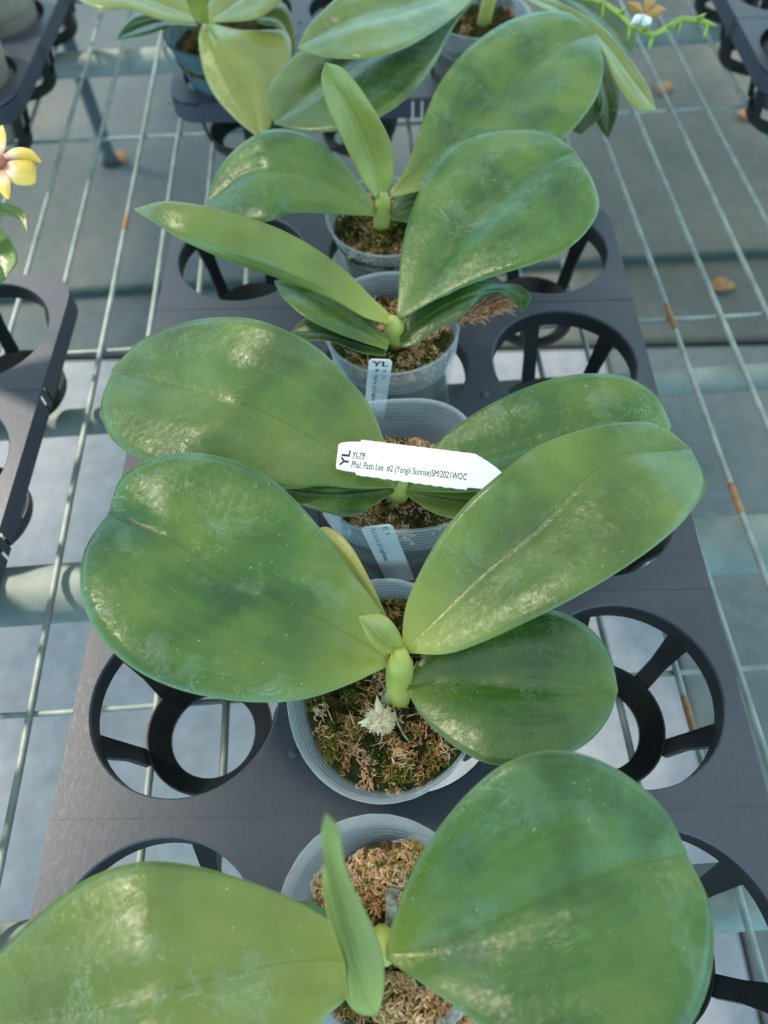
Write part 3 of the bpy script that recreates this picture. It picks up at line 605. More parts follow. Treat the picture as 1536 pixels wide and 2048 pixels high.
('D',None,[[-0.54,29.29,5.2],[-1.27,29.33,5.51],[-1.98,29.36,5.82],[-2.68,29.41,6.13],[-3.37,29.53,6.41],[-4.05,29.74,6.63],[-4.72,30.11,6.75],[-5.37,30.66,6.79],[-5.99,31.39,6.78],[-6.6,32.45,6.56],[-7.08,33.76,6.3]],[[-0.45,29.67,5.2],[-1.07,30.08,5.37],[-1.69,30.48,5.55],[-2.31,30.88,5.72],[-2.95,31.26,5.9],[-3.59,31.64,6.07],[-4.24,32.0,6.23],[-4.91,32.35,6.39],[-5.59,32.7,6.51],[-6.33,33.25,6.42],[-7.09,33.84,6.3]],[[-0.39,30.06,5.2],[-0.94,30.5,5.51],[-1.48,30.93,5.82],[-2.05,31.33,6.13],[-2.65,31.7,6.41],[-3.29,32.08,6.63],[-3.96,32.5,6.75],[-4.68,32.92,6.79],[-5.43,33.3,6.78],[-6.25,33.69,6.56],[-7.09,33.97,6.3]],0.05,0.16,-0.2,0.3,0.5),
('D',None,[[-0.69,29.12,4.9],[-1.24,29.07,5.05],[-1.79,29.04,5.2],[-2.32,29.12,5.34],[-2.82,29.32,5.44],[-3.33,29.57,5.51],[-3.87,29.79,5.52],[-4.44,29.9,5.45],[-5.01,30.0,5.31],[-5.58,30.35,5.15],[-6.1,30.95,5.0]],[[-0.63,29.43,4.9],[-1.15,29.6,4.99],[-1.68,29.78,5.08],[-2.2,29.95,5.16],[-2.73,30.13,5.23],[-3.27,30.31,5.28],[-3.81,30.5,5.31],[-4.37,30.7,5.27],[-4.94,30.87,5.18],[-5.52,30.97,5.09],[-6.1,31.07,5.0]],[[-0.54,29.7,4.9],[-1.05,30.05,5.05],[-1.57,30.41,5.2],[-2.1,30.75,5.34],[-2.66,31.06,5.44],[-3.24,31.35,5.51],[-3.85,31.65,5.52],[-4.49,31.95,5.45],[-5.13,31.97,5.31],[-5.68,31.68,5.15],[-6.11,31.19,5.0]],0.05,0.16,-0.5,0.1,0.5),
('D',None,[[0.01,30.82,6.3],[0.18,32.78,6.86],[0.37,34.81,7.42],[0.83,36.85,7.97],[1.55,38.87,8.5],[2.56,40.95,8.91],[4.01,42.67,9.24],[5.85,43.31,9.53],[7.72,42.89,9.82],[9.44,41.86,10.12],[10.69,39.87,10.2]],[[0.12,30.7,6.3],[1.08,31.68,6.72],[1.94,32.82,7.13],[2.81,33.98,7.55],[3.69,35.17,7.97],[4.65,36.27,8.38],[5.74,37.2,8.8],[6.86,38.06,9.22],[8.03,38.85,9.63],[9.28,39.31,10.03],[10.67,39.78,10.2]],[[0.37,30.65,6.3],[1.8,31.09,6.94],[3.24,31.37,7.57],[4.7,31.44,8.21],[6.13,31.35,8.84],[7.57,31.45,9.3],[9.04,32.03,9.54],[10.37,33.3,9.74],[11.32,35.17,9.94],[11.2,37.38,10.15],[10.66,39.68,10.2]],0.07,0.16,0.0,0.2,1.3),
('D',None,[[0.2,30.56,5.0],[0.59,31.45,5.42],[1.29,32.06,5.84],[2.22,32.15,6.25],[3.17,32.16,6.65],[4.04,32.47,7.01],[5.05,32.86,6.91],[6.14,33.09,6.49],[7.24,33.33,6.08],[7.91,32.75,5.69],[7.39,31.97,5.3]],[[0.19,30.09,5.0],[0.84,30.55,5.34],[1.51,30.97,5.69],[2.24,31.27,6.03],[2.99,31.5,6.38],[3.76,31.62,6.71],[4.62,32.02,6.67],[5.56,32.65,6.33],[6.51,32.98,5.99],[7.31,32.74,5.65],[7.39,31.97,5.3]],[[0.29,29.61,5.0],[1.07,29.62,5.24],[1.75,30.02,5.48],[2.44,30.35,5.73],[3.16,30.57,6.0],[3.85,30.82,6.31],[4.48,31.58,6.33],[5.27,32.42,6.09],[6.16,32.83,5.83],[6.89,32.54,5.56],[7.38,31.88,5.3]],0.05,0.16,-0.5,0.1,0.1),
('E',None,[[-1.15,40.61,5.6],[-2.27,40.31,5.9],[-3.36,40.06,6.19],[-4.43,39.81,6.5],[-5.49,39.5,6.79],[-6.5,38.93,7.12],[-7.35,37.65,7.66],[-8.4,37.63,7.51],[-9.56,38.25,7.22],[-10.73,39.24,6.91],[-11.8,40.83,6.6]],[[-1.08,40.96,5.6],[-2.1,41.4,6.05],[-3.11,41.83,6.49],[-4.16,42.12,6.94],[-5.25,42.21,7.38],[-6.35,42.04,7.82],[-7.45,41.74,8.23],[-8.69,42.1,7.93],[-9.82,41.95,7.49],[-10.82,41.47,7.04],[-11.82,40.99,6.6]],[[-0.98,41.46,5.6],[-1.88,42.62,6.24],[-2.8,43.75,6.88],[-3.86,44.69,7.51],[-5.1,45.25,8.13],[-6.51,45.35,8.65],[-7.97,44.89,8.9],[-9.38,44.52,8.42],[-10.57,43.81,7.8],[-11.42,42.63,7.19],[-11.84,41.14,6.6]],0.06,0.16,0.0,0.3,0.4),
('E','narrow young leaf standing upright',[[-1.06,40.93,6.6],[-1.6,40.91,7.48],[-2.04,40.92,8.36],[-2.42,40.93,9.23],[-2.76,40.96,10.08],[-3.08,41.02,10.9],[-3.4,41.1,11.67],[-3.68,41.23,12.41],[-3.84,41.42,13.12],[-3.89,41.64,13.82],[-3.59,41.75,14.5]],[[-0.8,41.08,6.6],[-0.97,41.4,7.39],[-1.16,41.68,8.18],[-1.4,41.9,8.97],[-1.66,42.07,9.77],[-1.94,42.18,10.56],[-2.26,42.22,11.35],[-2.64,42.15,12.15],[-3.05,42.0,12.94],[-3.39,41.85,13.73],[-3.59,41.8,14.5]],[[-0.49,41.22,6.6],[-0.0,41.31,7.53],[0.1,41.55,8.47],[0.04,41.76,9.4],[-0.27,41.87,10.31],[-0.7,41.9,11.19],[-1.16,42.07,11.94],[-1.65,42.32,12.6],[-2.19,42.49,13.24],[-2.8,42.5,13.88],[-3.59,41.8,14.5]],0.05,0.16,0.62,1.5,0.1),
('E',None,[[-0.22,41.85,6.4],[0.91,43.29,7.15],[1.63,45.27,7.91],[2.41,47.28,8.66],[3.38,49.19,9.41],[4.71,50.82,10.1],[6.48,53.35,10.13],[8.52,55.4,10.13],[10.74,56.45,10.12],[12.85,56.05,10.11],[14.38,54.41,9.6]],[[-0.16,41.59,6.4],[1.16,42.78,6.78],[2.49,44.0,7.15],[3.82,45.29,7.53],[5.16,46.63,7.9],[6.54,47.98,8.28],[7.96,49.32,8.65],[9.37,50.76,9.02],[10.79,52.32,9.39],[12.42,53.16,9.74],[14.38,54.41,9.6]],[[-0.1,41.33,6.4],[1.76,41.3,6.84],[3.59,41.39,7.26],[5.41,41.74,7.56],[7.21,42.3,7.83],[9.0,43.05,8.11],[10.76,43.91,8.42],[12.24,45.55,8.8],[13.51,47.66,9.22],[14.2,50.38,9.66],[14.36,54.28,9.6]],0.07,0.16,0.0,0.4,0.8),
('E',None,[[-0.11,41.72,5.2],[0.06,42.36,5.36],[0.29,42.94,5.52],[0.66,43.4,5.69],[1.09,43.8,5.83],[1.6,44.12,5.9],[2.17,44.45,5.83],[2.76,44.73,5.69],[3.33,44.79,5.52],[3.66,44.3,5.36],[3.88,43.68,5.2]],[[-0.12,41.21,5.2],[0.23,41.45,5.29],[0.57,41.7,5.38],[0.92,41.92,5.48],[1.3,42.1,5.56],[1.7,42.24,5.6],[2.11,42.41,5.56],[2.54,42.59,5.48],[2.97,42.77,5.38],[3.41,42.95,5.29],[3.84,43.14,5.2]],[[0.0,40.7,5.2],[0.44,40.43,5.31],[0.87,40.13,5.43],[1.3,39.93,5.55],[1.73,39.86,5.65],[2.16,39.93,5.7],[2.59,40.18,5.65],[3.01,40.61,5.55],[3.35,41.27,5.43],[3.59,42.07,5.31],[3.83,42.88,5.2]],0.05,0.16,-0.5,0.2,0.5),
('F',None,[[-14.66,64.26,6.5],[-14.7,61.74,6.71],[-14.4,59.44,6.79],[-14.17,58.14,6.41],[-13.82,56.89,6.05],[-13.35,55.68,5.72],[-12.71,54.59,5.43],[-11.95,53.6,5.17],[-11.15,52.68,4.94],[-10.31,51.87,4.72],[-9.44,51.17,4.5]],[[-14.44,63.77,6.5],[-13.63,61.33,6.8],[-12.9,59.26,6.96],[-12.36,58.2,6.67],[-11.83,57.2,6.37],[-11.31,56.21,6.06],[-10.79,55.25,5.74],[-10.3,54.28,5.43],[-9.94,53.22,5.12],[-9.68,52.13,4.81],[-9.43,51.05,4.5]],[[-14.15,64.07,6.5],[-12.42,62.31,6.86],[-10.79,61.35,7.09],[-9.35,61.89,6.85],[-7.89,62.05,6.58],[-7.42,60.01,6.28],[-7.65,57.89,5.96],[-8.01,55.96,5.61],[-8.38,54.12,5.25],[-8.69,52.34,4.87],[-9.42,50.93,4.5]],0.05,0.16,0.55,1.1,0.2),
('F',None,[[-14.22,63.92,6.5],[-13.15,63.2,6.86],[-12.11,62.46,7.22],[-11.09,61.77,7.57],[-10.13,61.3,7.89],[-9.31,61.43,8.15],[-8.61,61.98,8.36],[-8.0,62.74,8.56],[-7.54,64.07,8.61],[-7.27,66.42,8.31],[-6.99,68.9,8.0]],[[-14.39,64.4,6.5],[-13.63,64.7,6.77],[-12.89,65.02,7.04],[-12.19,65.46,7.32],[-11.56,66.02,7.59],[-10.91,66.56,7.86],[-10.19,66.94,8.12],[-9.37,67.05,8.37],[-8.54,67.28,8.48],[-7.78,68.27,8.24],[-7.01,69.34,8.0]],[[-14.69,65.22,6.5],[-14.46,66.37,6.86],[-14.07,67.4,7.22],[-13.43,68.16,7.58],[-12.74,68.9,7.91],[-11.95,69.54,8.2],[-11.02,69.82,8.44],[-9.95,69.44,8.63],[-8.91,69.02,8.65],[-7.98,69.35,8.33],[-7.03,69.78,8.0]],0.05,0.16,0.35,0.5,0.1),
('F',None,[[-14.74,63.94,6.5],[-15.85,63.18,6.9],[-16.93,62.49,7.31],[-18.01,62.28,7.71],[-19.1,62.47,8.08],[-20.22,62.37,8.38],[-21.24,61.63,8.63],[-22.57,62.3,8.62],[-24.24,64.38,8.26],[-25.91,67.18,7.88],[-27.59,70.37,7.5]],[[-14.8,64.42,6.5],[-15.91,64.75,6.82],[-17.02,65.06,7.14],[-18.13,65.33,7.46],[-19.24,65.56,7.77],[-20.34,65.76,8.09],[-21.45,65.92,8.39],[-22.74,66.56,8.43],[-24.34,67.98,8.13],[-25.99,69.38,7.81],[-27.69,70.82,7.5]],[[-14.87,65.07,6.5],[-15.84,66.2,6.91],[-16.83,67.29,7.31],[-17.94,68.05,7.72],[-19.1,68.69,8.09],[-20.31,69.23,8.42],[-21.57,69.53,8.7],[-22.99,69.87,8.69],[-24.6,70.48,8.3],[-26.17,70.85,7.9],[-27.79,71.28,7.5]],0.05,0.16,0.45,0.5,0.1),
('F',None,[[-15.58,65.66,5.5],[-16.19,65.38,5.63],[-16.79,65.1,5.75],[-17.39,64.79,5.87],[-17.98,64.41,5.94],[-18.54,63.99,5.96],[-19.14,63.7,5.91],[-19.8,63.65,5.81],[-20.51,63.74,5.68],[-21.24,63.89,5.54],[-21.97,64.02,5.4]],[[-15.74,65.99,5.5],[-16.4,65.99,5.59],[-17.05,66.0,5.69],[-17.7,65.98,5.77],[-18.36,65.88,5.83],[-18.99,65.65,5.84],[-19.61,65.38,5.8],[-20.23,65.14,5.72],[-20.84,64.86,5.61],[-21.42,64.52,5.51],[-22.0,64.18,5.4]],[[-15.78,66.32,5.5],[-16.51,66.44,5.63],[-17.23,66.57,5.75],[-17.96,66.68,5.87],[-18.71,66.78,5.94],[-19.49,66.94,5.96],[-20.29,67.12,5.91],[-21.04,67.01,5.81],[-21.49,66.25,5.68],[-21.81,65.35,5.54],[-22.02,64.34,5.4]],0.05,0.16,-0.1,0.2,0.1),
('F','yellow-green youngest leaf standing at the centre',[[-15.21,63.47,6.8],[-15.23,62.94,7.61],[-15.23,62.36,8.41],[-15.16,61.79,9.22],[-15.07,61.25,10.0],[-14.97,60.76,10.74],[-14.81,60.34,11.44],[-14.56,59.98,12.11],[-14.22,59.62,12.74],[-13.83,59.22,13.37],[-13.46,58.79,14.0]],[[-14.7,63.14,6.8],[-14.59,62.9,7.52],[-14.49,62.64,8.24],[-14.4,62.32,8.96],[-14.35,61.94,9.68],[-14.3,61.52,10.4],[-14.22,61.06,11.13],[-14.08,60.58,11.85],[-13.9,60.08,12.57],[-13.69,59.53,13.28],[-13.48,58.95,14.0]],[[-14.1,63.42,6.8],[-13.91,63.02,7.61],[-13.73,62.58,8.41],[-13.57,62.1,9.22],[-13.42,61.62,10.0],[-13.3,61.18,10.74],[-13.26,60.78,11.44],[-13.29,60.38,12.11],[-13.36,59.98,12.74],[-13.44,59.56,13.37],[-13.5,59.1,14.0]],0.05,0.16,0.8,3,0),
('F',None,[[-10.27,64.64,6.0],[-9.64,63.96,6.21],[-9.02,63.31,6.41],[-8.51,62.78,6.41],[-8.2,62.13,6.28],[-8.0,61.46,6.12],[-7.88,60.81,5.93],[-7.84,60.2,5.72],[-7.96,59.68,5.49],[-8.2,59.26,5.24],[-8.44,58.83,5.0]],[[-11.17,65.74,6.0],[-10.38,65.36,6.15],[-9.61,65.05,6.29],[-8.89,64.96,6.23],[-8.32,64.43,6.07],[-7.97,63.51,5.89],[-7.78,62.5,5.72],[-7.76,61.49,5.54],[-7.92,60.57,5.36],[-8.15,59.69,5.18],[-8.36,58.82,5.0]],[[-11.24,66.56,6.0],[-10.34,66.76,6.21],[-9.45,67.01,6.41],[-8.53,67.17,6.41],[-7.93,65.94,6.28],[-7.62,64.48,6.12],[-7.38,63.08,5.93],[-7.24,61.74,5.72],[-7.33,60.51,5.49],[-7.76,59.54,5.24],[-8.27,58.67,5.0]],0.05,0.16,0.5,0.4,0.1),
('G',None,[[8.44,67.54,7.5],[6.93,63.58,8.04],[5.42,60.07,8.58],[3.93,56.99,9.12],[2.48,54.32,9.63],[1.07,52.14,10.06],[-0.34,50.63,10.39],[-1.77,50.05,10.51],[-3.25,51.08,10.02],[-4.8,52.5,9.51],[-6.37,54.56,9.0]],[[8.52,68.4,7.5],[6.75,66.19,7.91],[5.06,64.04,8.32],[3.44,62.03,8.73],[1.87,60.29,9.14],[0.35,58.8,9.54],[-1.12,57.37,9.95],[-2.51,56.18,10.16],[-3.87,55.91,9.79],[-5.16,55.41,9.4],[-6.37,54.7,9.0]],[[8.47,70.17,7.5],[6.5,68.79,8.04],[4.61,67.46,8.58],[2.78,66.05,9.12],[1.03,64.41,9.63],[-0.59,62.48,10.06],[-2.06,60.35,10.39],[-3.43,58.56,10.51],[-4.61,57.58,10.02],[-5.69,56.49,9.51],[-6.38,54.9,9.0]],0.05,0.16,0.2,0.3,0.3),
('G',None,[[8.4,68.2,6.5],[6.39,64.35,6.86],[4.83,60.14,7.22],[3.67,55.85,7.58],[2.4,52.2,7.9],[1.0,49.53,8.0],[-0.57,48.22,7.72],[-2.32,47.63,7.4],[-4.18,47.64,7.07],[-6.13,48.4,6.73],[-8.13,49.82,6.4]],[[8.48,69.06,6.5],[6.41,66.44,6.75],[4.45,63.93,7.01],[2.58,61.54,7.26],[0.78,59.34,7.5],[-0.93,57.49,7.6],[-2.55,56.2,7.37],[-4.04,54.67,7.12],[-5.45,53.07,6.88],[-6.81,51.49,6.64],[-8.13,49.94,6.4]],[[8.34,69.95,6.5],[5.9,67.54,6.88],[3.58,65.21,7.26],[1.38,62.93,7.64],[-0.71,60.74,7.99],[-2.7,59.05,8.12],[-4.66,58.22,7.82],[-6.55,57.25,7.48],[-8.01,55.34,7.12],[-8.86,52.76,6.76],[-8.14,50.06,6.4]],0.05,0.16,0.1,0.3,0.3),
('G',None,[[9.09,65.82,7.5],[10.3,63.39,7.95],[11.41,60.98,8.4],[12.41,58.58,8.81],[13.7,57.74,8.51],[14.87,56.75,8.14],[15.56,55.15,7.75],[15.88,53.32,7.33],[16.47,51.79,6.89],[17.27,50.51,6.45],[18.89,50.95,6.0]],[[9.37,66.64,7.5],[10.57,64.38,7.88],[11.7,62.19,8.27],[12.74,60.01,8.63],[13.99,59.18,8.29],[15.14,58.2,7.92],[16.1,56.95,7.54],[16.84,55.45,7.15],[17.54,53.96,6.77],[18.24,52.51,6.38],[18.91,51.08,6.0]],[[9.69,67.9,7.5],[10.9,65.4,7.92],[12.03,62.98,8.34],[13.07,60.65,8.72],[14.42,59.9,8.4],[15.68,59.0,8.03],[16.66,57.68,7.64],[17.45,56.16,7.25],[18.17,54.63,6.83],[18.73,53.0,6.42],[18.94,51.2,6.0]],0.05,0.16,0.4,0.6,0.2),
('G',None,[[11.68,69.77,6.5],[12.4,68.1,6.7],[13.1,66.5,6.9],[13.86,65.31,6.93],[14.63,64.38,6.81],[15.33,63.38,6.66],[15.93,62.27,6.48],[16.49,61.17,6.28],[17.08,60.17,6.06],[17.85,59.49,5.83],[18.78,59.15,5.6]],[[12.15,70.19,6.5],[12.93,68.8,6.64],[13.7,67.47,6.78],[14.53,66.53,6.75],[15.39,65.82,6.6],[16.2,65.05,6.43],[16.95,64.17,6.27],[17.6,63.13,6.1],[18.09,61.92,5.94],[18.46,60.6,5.77],[18.81,59.3,5.6]],[[12.73,71.51,6.5],[13.65,70.01,6.7],[14.55,68.57,6.9],[15.5,67.52,6.93],[16.48,66.71,6.81],[17.39,65.81,6.66],[18.25,64.85,6.48],[19.04,63.82,6.28],[19.66,62.61,6.06],[19.53,60.92,5.83],[18.83,59.44,5.6]],0.05,0.16,-0.7,0.1,0.1),
('G',None,[[15.18,59.4,6.0],[15.18,58.47,5.81],[15.18,57.55,5.61],[15.19,56.68,5.41],[15.21,55.84,5.18],[15.23,55.04,4.95],[15.25,54.27,4.7],[15.29,53.53,4.44],[15.43,52.85,4.16],[15.73,52.29,3.88],[16.1,51.78,3.6]],[[15.68,60.12,6.0],[15.85,59.23,5.77],[16.02,58.36,5.55],[16.18,57.5,5.31],[16.31,56.65,5.07],[16.42,55.81,4.83],[16.5,54.97,4.59],[16.51,54.12,4.34],[16.43,53.28,4.1],[16.27,52.46,3.85],[16.12,51.65,3.6]],[[16.19,60.84,6.0],[16.49,59.83,5.81],[16.79,58.84,5.61],[17.09,57.88,5.41],[17.36,56.94,5.18],[17.52,55.96,4.95],[17.41,54.95,4.7],[17.19,53.99,4.44],[16.89,53.11,4.16],[16.54,52.29,3.88],[16.13,51.52,3.6]],0.05,0.16,-0.7,0.1,0.1),
('G',None,[[13.26,58.83,5.6],[13.19,57.95,5.45],[13.12,57.09,5.31],[13.06,56.25,5.15],[13.02,55.45,4.99],[13.02,54.68,4.81],[13.05,53.94,4.63],[13.13,53.24,4.43],[13.27,52.59,4.23],[13.54,52.06,4.01],[14.12,51.98,3.8]],[[14.13,59.52,5.6],[14.2,58.73,5.42],[14.28,57.94,5.24],[14.36,57.17,5.06],[14.43,56.4,4.88],[14.48,55.64,4.7],[14.51,54.88,4.52],[14.5,54.12,4.34],[14.44,53.37,4.16],[14.33,52.63,3.98],[14.15,51.91,3.8]],[[15.28,59.47,5.6],[15.51,58.55,5.45],[15.74,57.65,5.31],[15.97,56.77,5.15],[16.13,55.88,4.99],[16.16,54.96,4.81],[16.04,54.05,4.63],[15.73,53.24,4.43],[15.25,52.67,4.23],[14.71,52.26,4.01],[14.18,51.85,3.8]],0.05,0.16,-0.5,0.1,0.1),
('I',None,[[-31.75,34.03,7.0],[-30.7,34.46,7.22],[-29.66,34.89,7.44],[-28.61,35.32,7.66],[-27.53,35.72,7.91],[-26.44,36.1,8.17],[-25.31,36.4,8.49],[-24.51,37.23,8.39],[-23.64,37.9,8.2],[-22.58,38.01,8.0],[-21.67,36.82,7.8]],[[-31.87,34.37,7.0],[-30.76,34.8,7.34],[-29.65,35.23,7.68],[-28.54,35.65,8.02],[-27.4,36.02,8.35],[-26.2,36.28,8.68],[-24.99,36.49,8.98],[-24.19,37.34,8.77],[-23.41,38.24,8.46],[-22.37,38.13,8.13],[-21.65,36.87,7.8]],[[-31.99,34.68,7.0],[-30.83,35.16,7.43],[-29.68,35.64,7.85],[-28.53,36.11,8.28],[-27.34,36.51,8.67],[-26.07,36.76,9.02],[-24.77,36.89,9.3],[-23.91,37.7,9.03],[-23.05,38.52,8.63],[-22.03,38.23,8.22],[-21.67,36.96,7.8]],0.05,0.16,0.1,0.3,0.1),
('I',None,[[-32.21,34.4,6.5],[-30.82,33.67,6.79],[-29.47,32.92,7.08],[-28.15,32.21,7.36],[-26.9,31.61,7.61],[-25.8,31.29,7.77],[-25.04,31.54,7.63],[-24.38,31.99,7.41],[-23.67,32.32,7.15],[-23.21,33.14,6.87],[-22.88,34.28,6.6]],[[-32.29,34.62,6.5],[-31.13,34.54,6.7],[-29.98,34.45,6.9],[-28.85,34.36,7.1],[-27.73,34.3,7.29],[-26.7,34.34,7.44],[-25.92,34.77,7.32],[-25.19,35.29,7.15],[-24.41,35.75,6.97],[-23.55,35.47,6.79],[-22.9,34.37,6.6]],[[-32.41,34.97,6.5],[-31.21,35.47,6.79],[-30.02,35.97,7.08],[-28.8,36.45,7.36],[-27.54,36.84,7.61],[-26.28,37.19,7.77],[-25.23,37.84,7.63],[-24.16,38.45,7.41],[-23.11,37.23,7.15],[-22.41,35.68,6.87],[-22.9,34.37,6.6]],0.05,0.16,-0.1,0.2,0.2)]
def cr_at(P, t):
    n = len(P) - 1; x = min(max(t, 0), 1) * n; i = min(int(x), n - 1); f = x - i
    a = P[max(i - 1, 0)]; b = P[i]; c = P[i + 1]; d = P[min(i + 2, n)]
    if i == 0: a = b * 2 - c
    if i + 2 > n: d = c * 2 - b
    return ((b * 2) + (c - a) * f + (a * 2 - b * 5 + c * 4 - d) * f * f + (b * 3 - a - c * 3 + d) * f ** 3) * .5
def leaf_mesh(L, M, R, bulge, th, hue, yb, scar, origin, seed=0, nt_=40, nu=9):
    L = [Vector(p) for p in L]; M = [Vector(p) for p in M]; R = [Vector(p) for p in R]; o = Vector(origin)
    top = []; nrm = []; W = 2 * nu + 1
    for i in range(nt_ + 1):
        t = i / nt_; t2 = t if t < .5 else 1 - (1 - t) ** 1.35 * .5 ** (1 - 1.35)
        l, m_, r = cr_at(L, t2), cr_at(M, t2), cr_at(R, t2)
        if i == 0 or i == nt_:
            mid = m_; l = mid.lerp(l, 1); r = mid.lerp(r, 1)
        row = []
        span = (r - l)
        tang = cr_at(M, min(1, t2 + .02)) - cr_at(M, max(0, t2 - .02))
        n = span.cross(tang); n = n.normalized() if n.length > 1e-9 else Vector((0, 0, 1))
        if n.z < 0: n = -n
        wl, wr = (l - m_).length, (r - m_).length
        for j in range(-nu, nu + 1):
            s = abs(j) / nu; e = l if j < 0 else r; w = wl if j < 0 else wr
            b = bulge * w * (4 * s * (1 - s)) * .9
            ripple = .018 * w * math.sin(s * 9.5 + seed) * math.sin(math.pi * s) * math.sin(math.pi * t2)
            groove = -.022 * math.exp(-(s * 16) ** 2) * min(1, w)
            row.append((m_.lerp(e, s) + n * (b + ripple + groove), n, j / nu))
        top.append(row)
    v = []; f = []; uv = []
    for i, row in enumerate(top):
        for p, n, u in row: v.append(p - o); uv.append((u * .5 + .5, i / nt_))
    nb = len(v)
    for i, row in enumerate(top):
        t = i / nt_; tt = min(1, 6 * t + .3) * min(1, 8 * (1 - t) + .25)
        for p, n, u in row: v.append(p - o - n * th * tt * (1 - .75 * abs(u) ** 4)); uv.append((u * .5 + .5, i / nt_))
    for i in range(nt_):
        for j in range(W - 1):
            a, b, c, d = i * W + j, i * W + j + 1, (i + 1) * W + j + 1, (i + 1) * W + j
            f.append((a, b, c, d)); f.append((nb + d, nb + c, nb + b, nb + a))
        for j in (0, W - 1): f.append((i * W + j, (i + 1) * W + j, nb + (i + 1) * W + j, nb + i * W + j))
    for i in (0, nt_):
        for j in range(W - 1): f.append((i * W + j, i * W + j + 1, nb + i * W + j + 1, nb + i * W + j))
    me = bpy.data.meshes.new('leaf'); me.from_pydata([tuple(x * CM) for x in v], [], f)
    bm = bmesh.new(); bm.from_mesh(me); bmesh.ops.recalc_face_normals(bm, faces=bm.faces); bm.to_mesh(me); bm.free()
    ul = me.uv_layers.new(name='UVMap')
    for lp in me.loops: ul.data[lp.index].uv = uv[lp.vertex_index]
    for nme, val in (('tone', hue), ('base_yellow', yb), ('scuff', scar)):
        at = me.attributes.new(nme, 'FLOAT', 'POINT'); at.data.foreach_set('value', [val] * len(v))
    me.polygons.foreach_set('use_smooth', [True] * len(me.polygons)); me.update()
    return me

# ------------------------------------------------------------------ the orchids
ORCH = 'potted orchids on the bench'
PL = {}
def plant(key, label, pot, stem, moss=None, potmat=None, group=None, cell=None):
    """pot: cx, cy, rim z, radius, kwargs ; stem: list of (x,y,z) points, radii"""
    cx, cy, zr, r, kw = pot
    depth = kw.get('depth', 9.4); kw['bot'] = (cell[0] - cx, cell[1] - cy) if cell else (0, 0); zb = zr - depth
    root = thing('potted_orchid', label, 'orchid', (cx, cy, zb), group)
    seed = sum(map(ord, key))
    pm = link('pot', pot_mesh(seed, zr, r, **kw), potmat or M_POT, root)
    sx, sy = kw.get('sx', 1), kw.get('sy', 1)
    zt = depth - (moss or {}).get('down', 1.5); hump = (moss or {}).get('hump', .6)
    rt = r * (moss or {}).get('rt', .955); ms = moss_body(seed, rt, rt * .69, depth, zt, sx, sy, hump, kw['bot'])
    mo = link('potting_moss', ms.mesh('potting_moss'), M_MOSS, root)
    if moss and moss.get('n'):
        s = strands(seed, moss['n'], rt, zfun(seed, rt, zt, hump, sx, sy), sx, sy, moss.get('size', 1)).mesh('moss_strands')
        so = link('moss_strands', s, M_STRAND, mo, Vector((kw['bot'][0], kw['bot'][1], 0)) * (1 - (zt / depth) ** 3) * CM); so['kind'] = 'stuff'
    o = Vector((cx, cy, zb))
    if stem:
        m = MB(); m.tube([Vector(p) - o for p in stem[0]], stem[1], 14); link('stem', m.mesh('stem'), M_STEM, root)
    for i, (pk, lab, L, M, R, bulge, th, hue, yb, scar) in enumerate(LEAVES):
        if pk != key: continue
        lo = link('leaf', leaf_mesh(L, M, R, bulge, th, hue, yb, scar, o, i), M_LEAF, root)
        if lab: lo['label'] = lab
    PL[key] = (root, o)
    return root, o
# A: nearest
plant('A', 'nearest potted orchid, seen from above with a leaf standing towards the viewer', (-1.3, .9, 3.6, 3.72, dict(rag=.09, rim_out=.34)),
      ([(-1.2, .6, 1.8), (-1.2, .3, 4), (-1.15, 0, 6.2)], [.55, .6, .45]), dict(n=3600, down=1.5, hump=.9, size=.9), group=ORCH, cell=(0, 0))
plant('B', 'second nearest potted orchid, with the round blotchy leaf and tiny folded centre leaf', (-1.0, 10.3, 3.9, 4.25, dict(sy=1.16, tilt=.10, rag=.05)),
      ([[-0.421, 9.698, 2.6], [-0.393, 9.911, 3.4], [-0.364, 10.199, 4.4], [-0.314, 10.524, 5.6], [-0.313, 10.661, 6.9]], [.48, .54, .60, .60, .30]), dict(n=4600, down=1.05, hump=.3), group=ORCH, cell=(0, 11))
plant('C', 'middle potted orchid of the row, carrying the white name tag on its leaves', (-.1, 22.4, 4.0, 4.25, dict(sq=2.7)),
      ([(-.2, 21.4, 2.0), (-.1, 20.7, 4), (0, 20.0, 5.8)], [.6, .6, .4]), dict(rt=.84, n=3400, down=1.9, hump=.9), group=ORCH, cell=(0, 22))
plant('D', 'fourth potted orchid from the front, with a dry moss tuft hanging over its rim', (-.3, 32.9, 4.0, 4.2, dict()),
      ([(.05, 32.2, 2.2), (-.05, 31.6, 4), (-.15, 30.9, 5.4), (-.25, 30.45, 6.5)], [.58, .60, .62, .22]), dict(rt=.90, n=3400, down=1.3, hump=.6), group=ORCH, cell=(0, 33))
plant('E', 'fifth potted orchid, at the far end of the centre tray, with an upright leaf', (-.4, 42.9, 4.0, 4.1, dict()),
      ([(-.9, 42.6, 2.2), (-.75, 42.2, 4), (-.6, 41.5, 6), (-.6, 41.2, 6.9)], [.55, .55, .5, .25]), dict(n=2600, down=.9, hump=.5), group=ORCH, cell=(0, 44))
plant('F', 'pale green potted orchid in the tray behind, upper left, in a dark bluish pot', (-14.3, 69.4, 3.4, 5.0, dict(depth=5.6)),
      ([(-14.3, 68.5, 1.5), (-14.4, 66, 4), (-14.4, 64.2, 6.6)], [.6, .6, .5]), dict(n=150, down=1.0), M_GPOT, group='orchids in the tray behind', cell=(-13.9, 69.5))
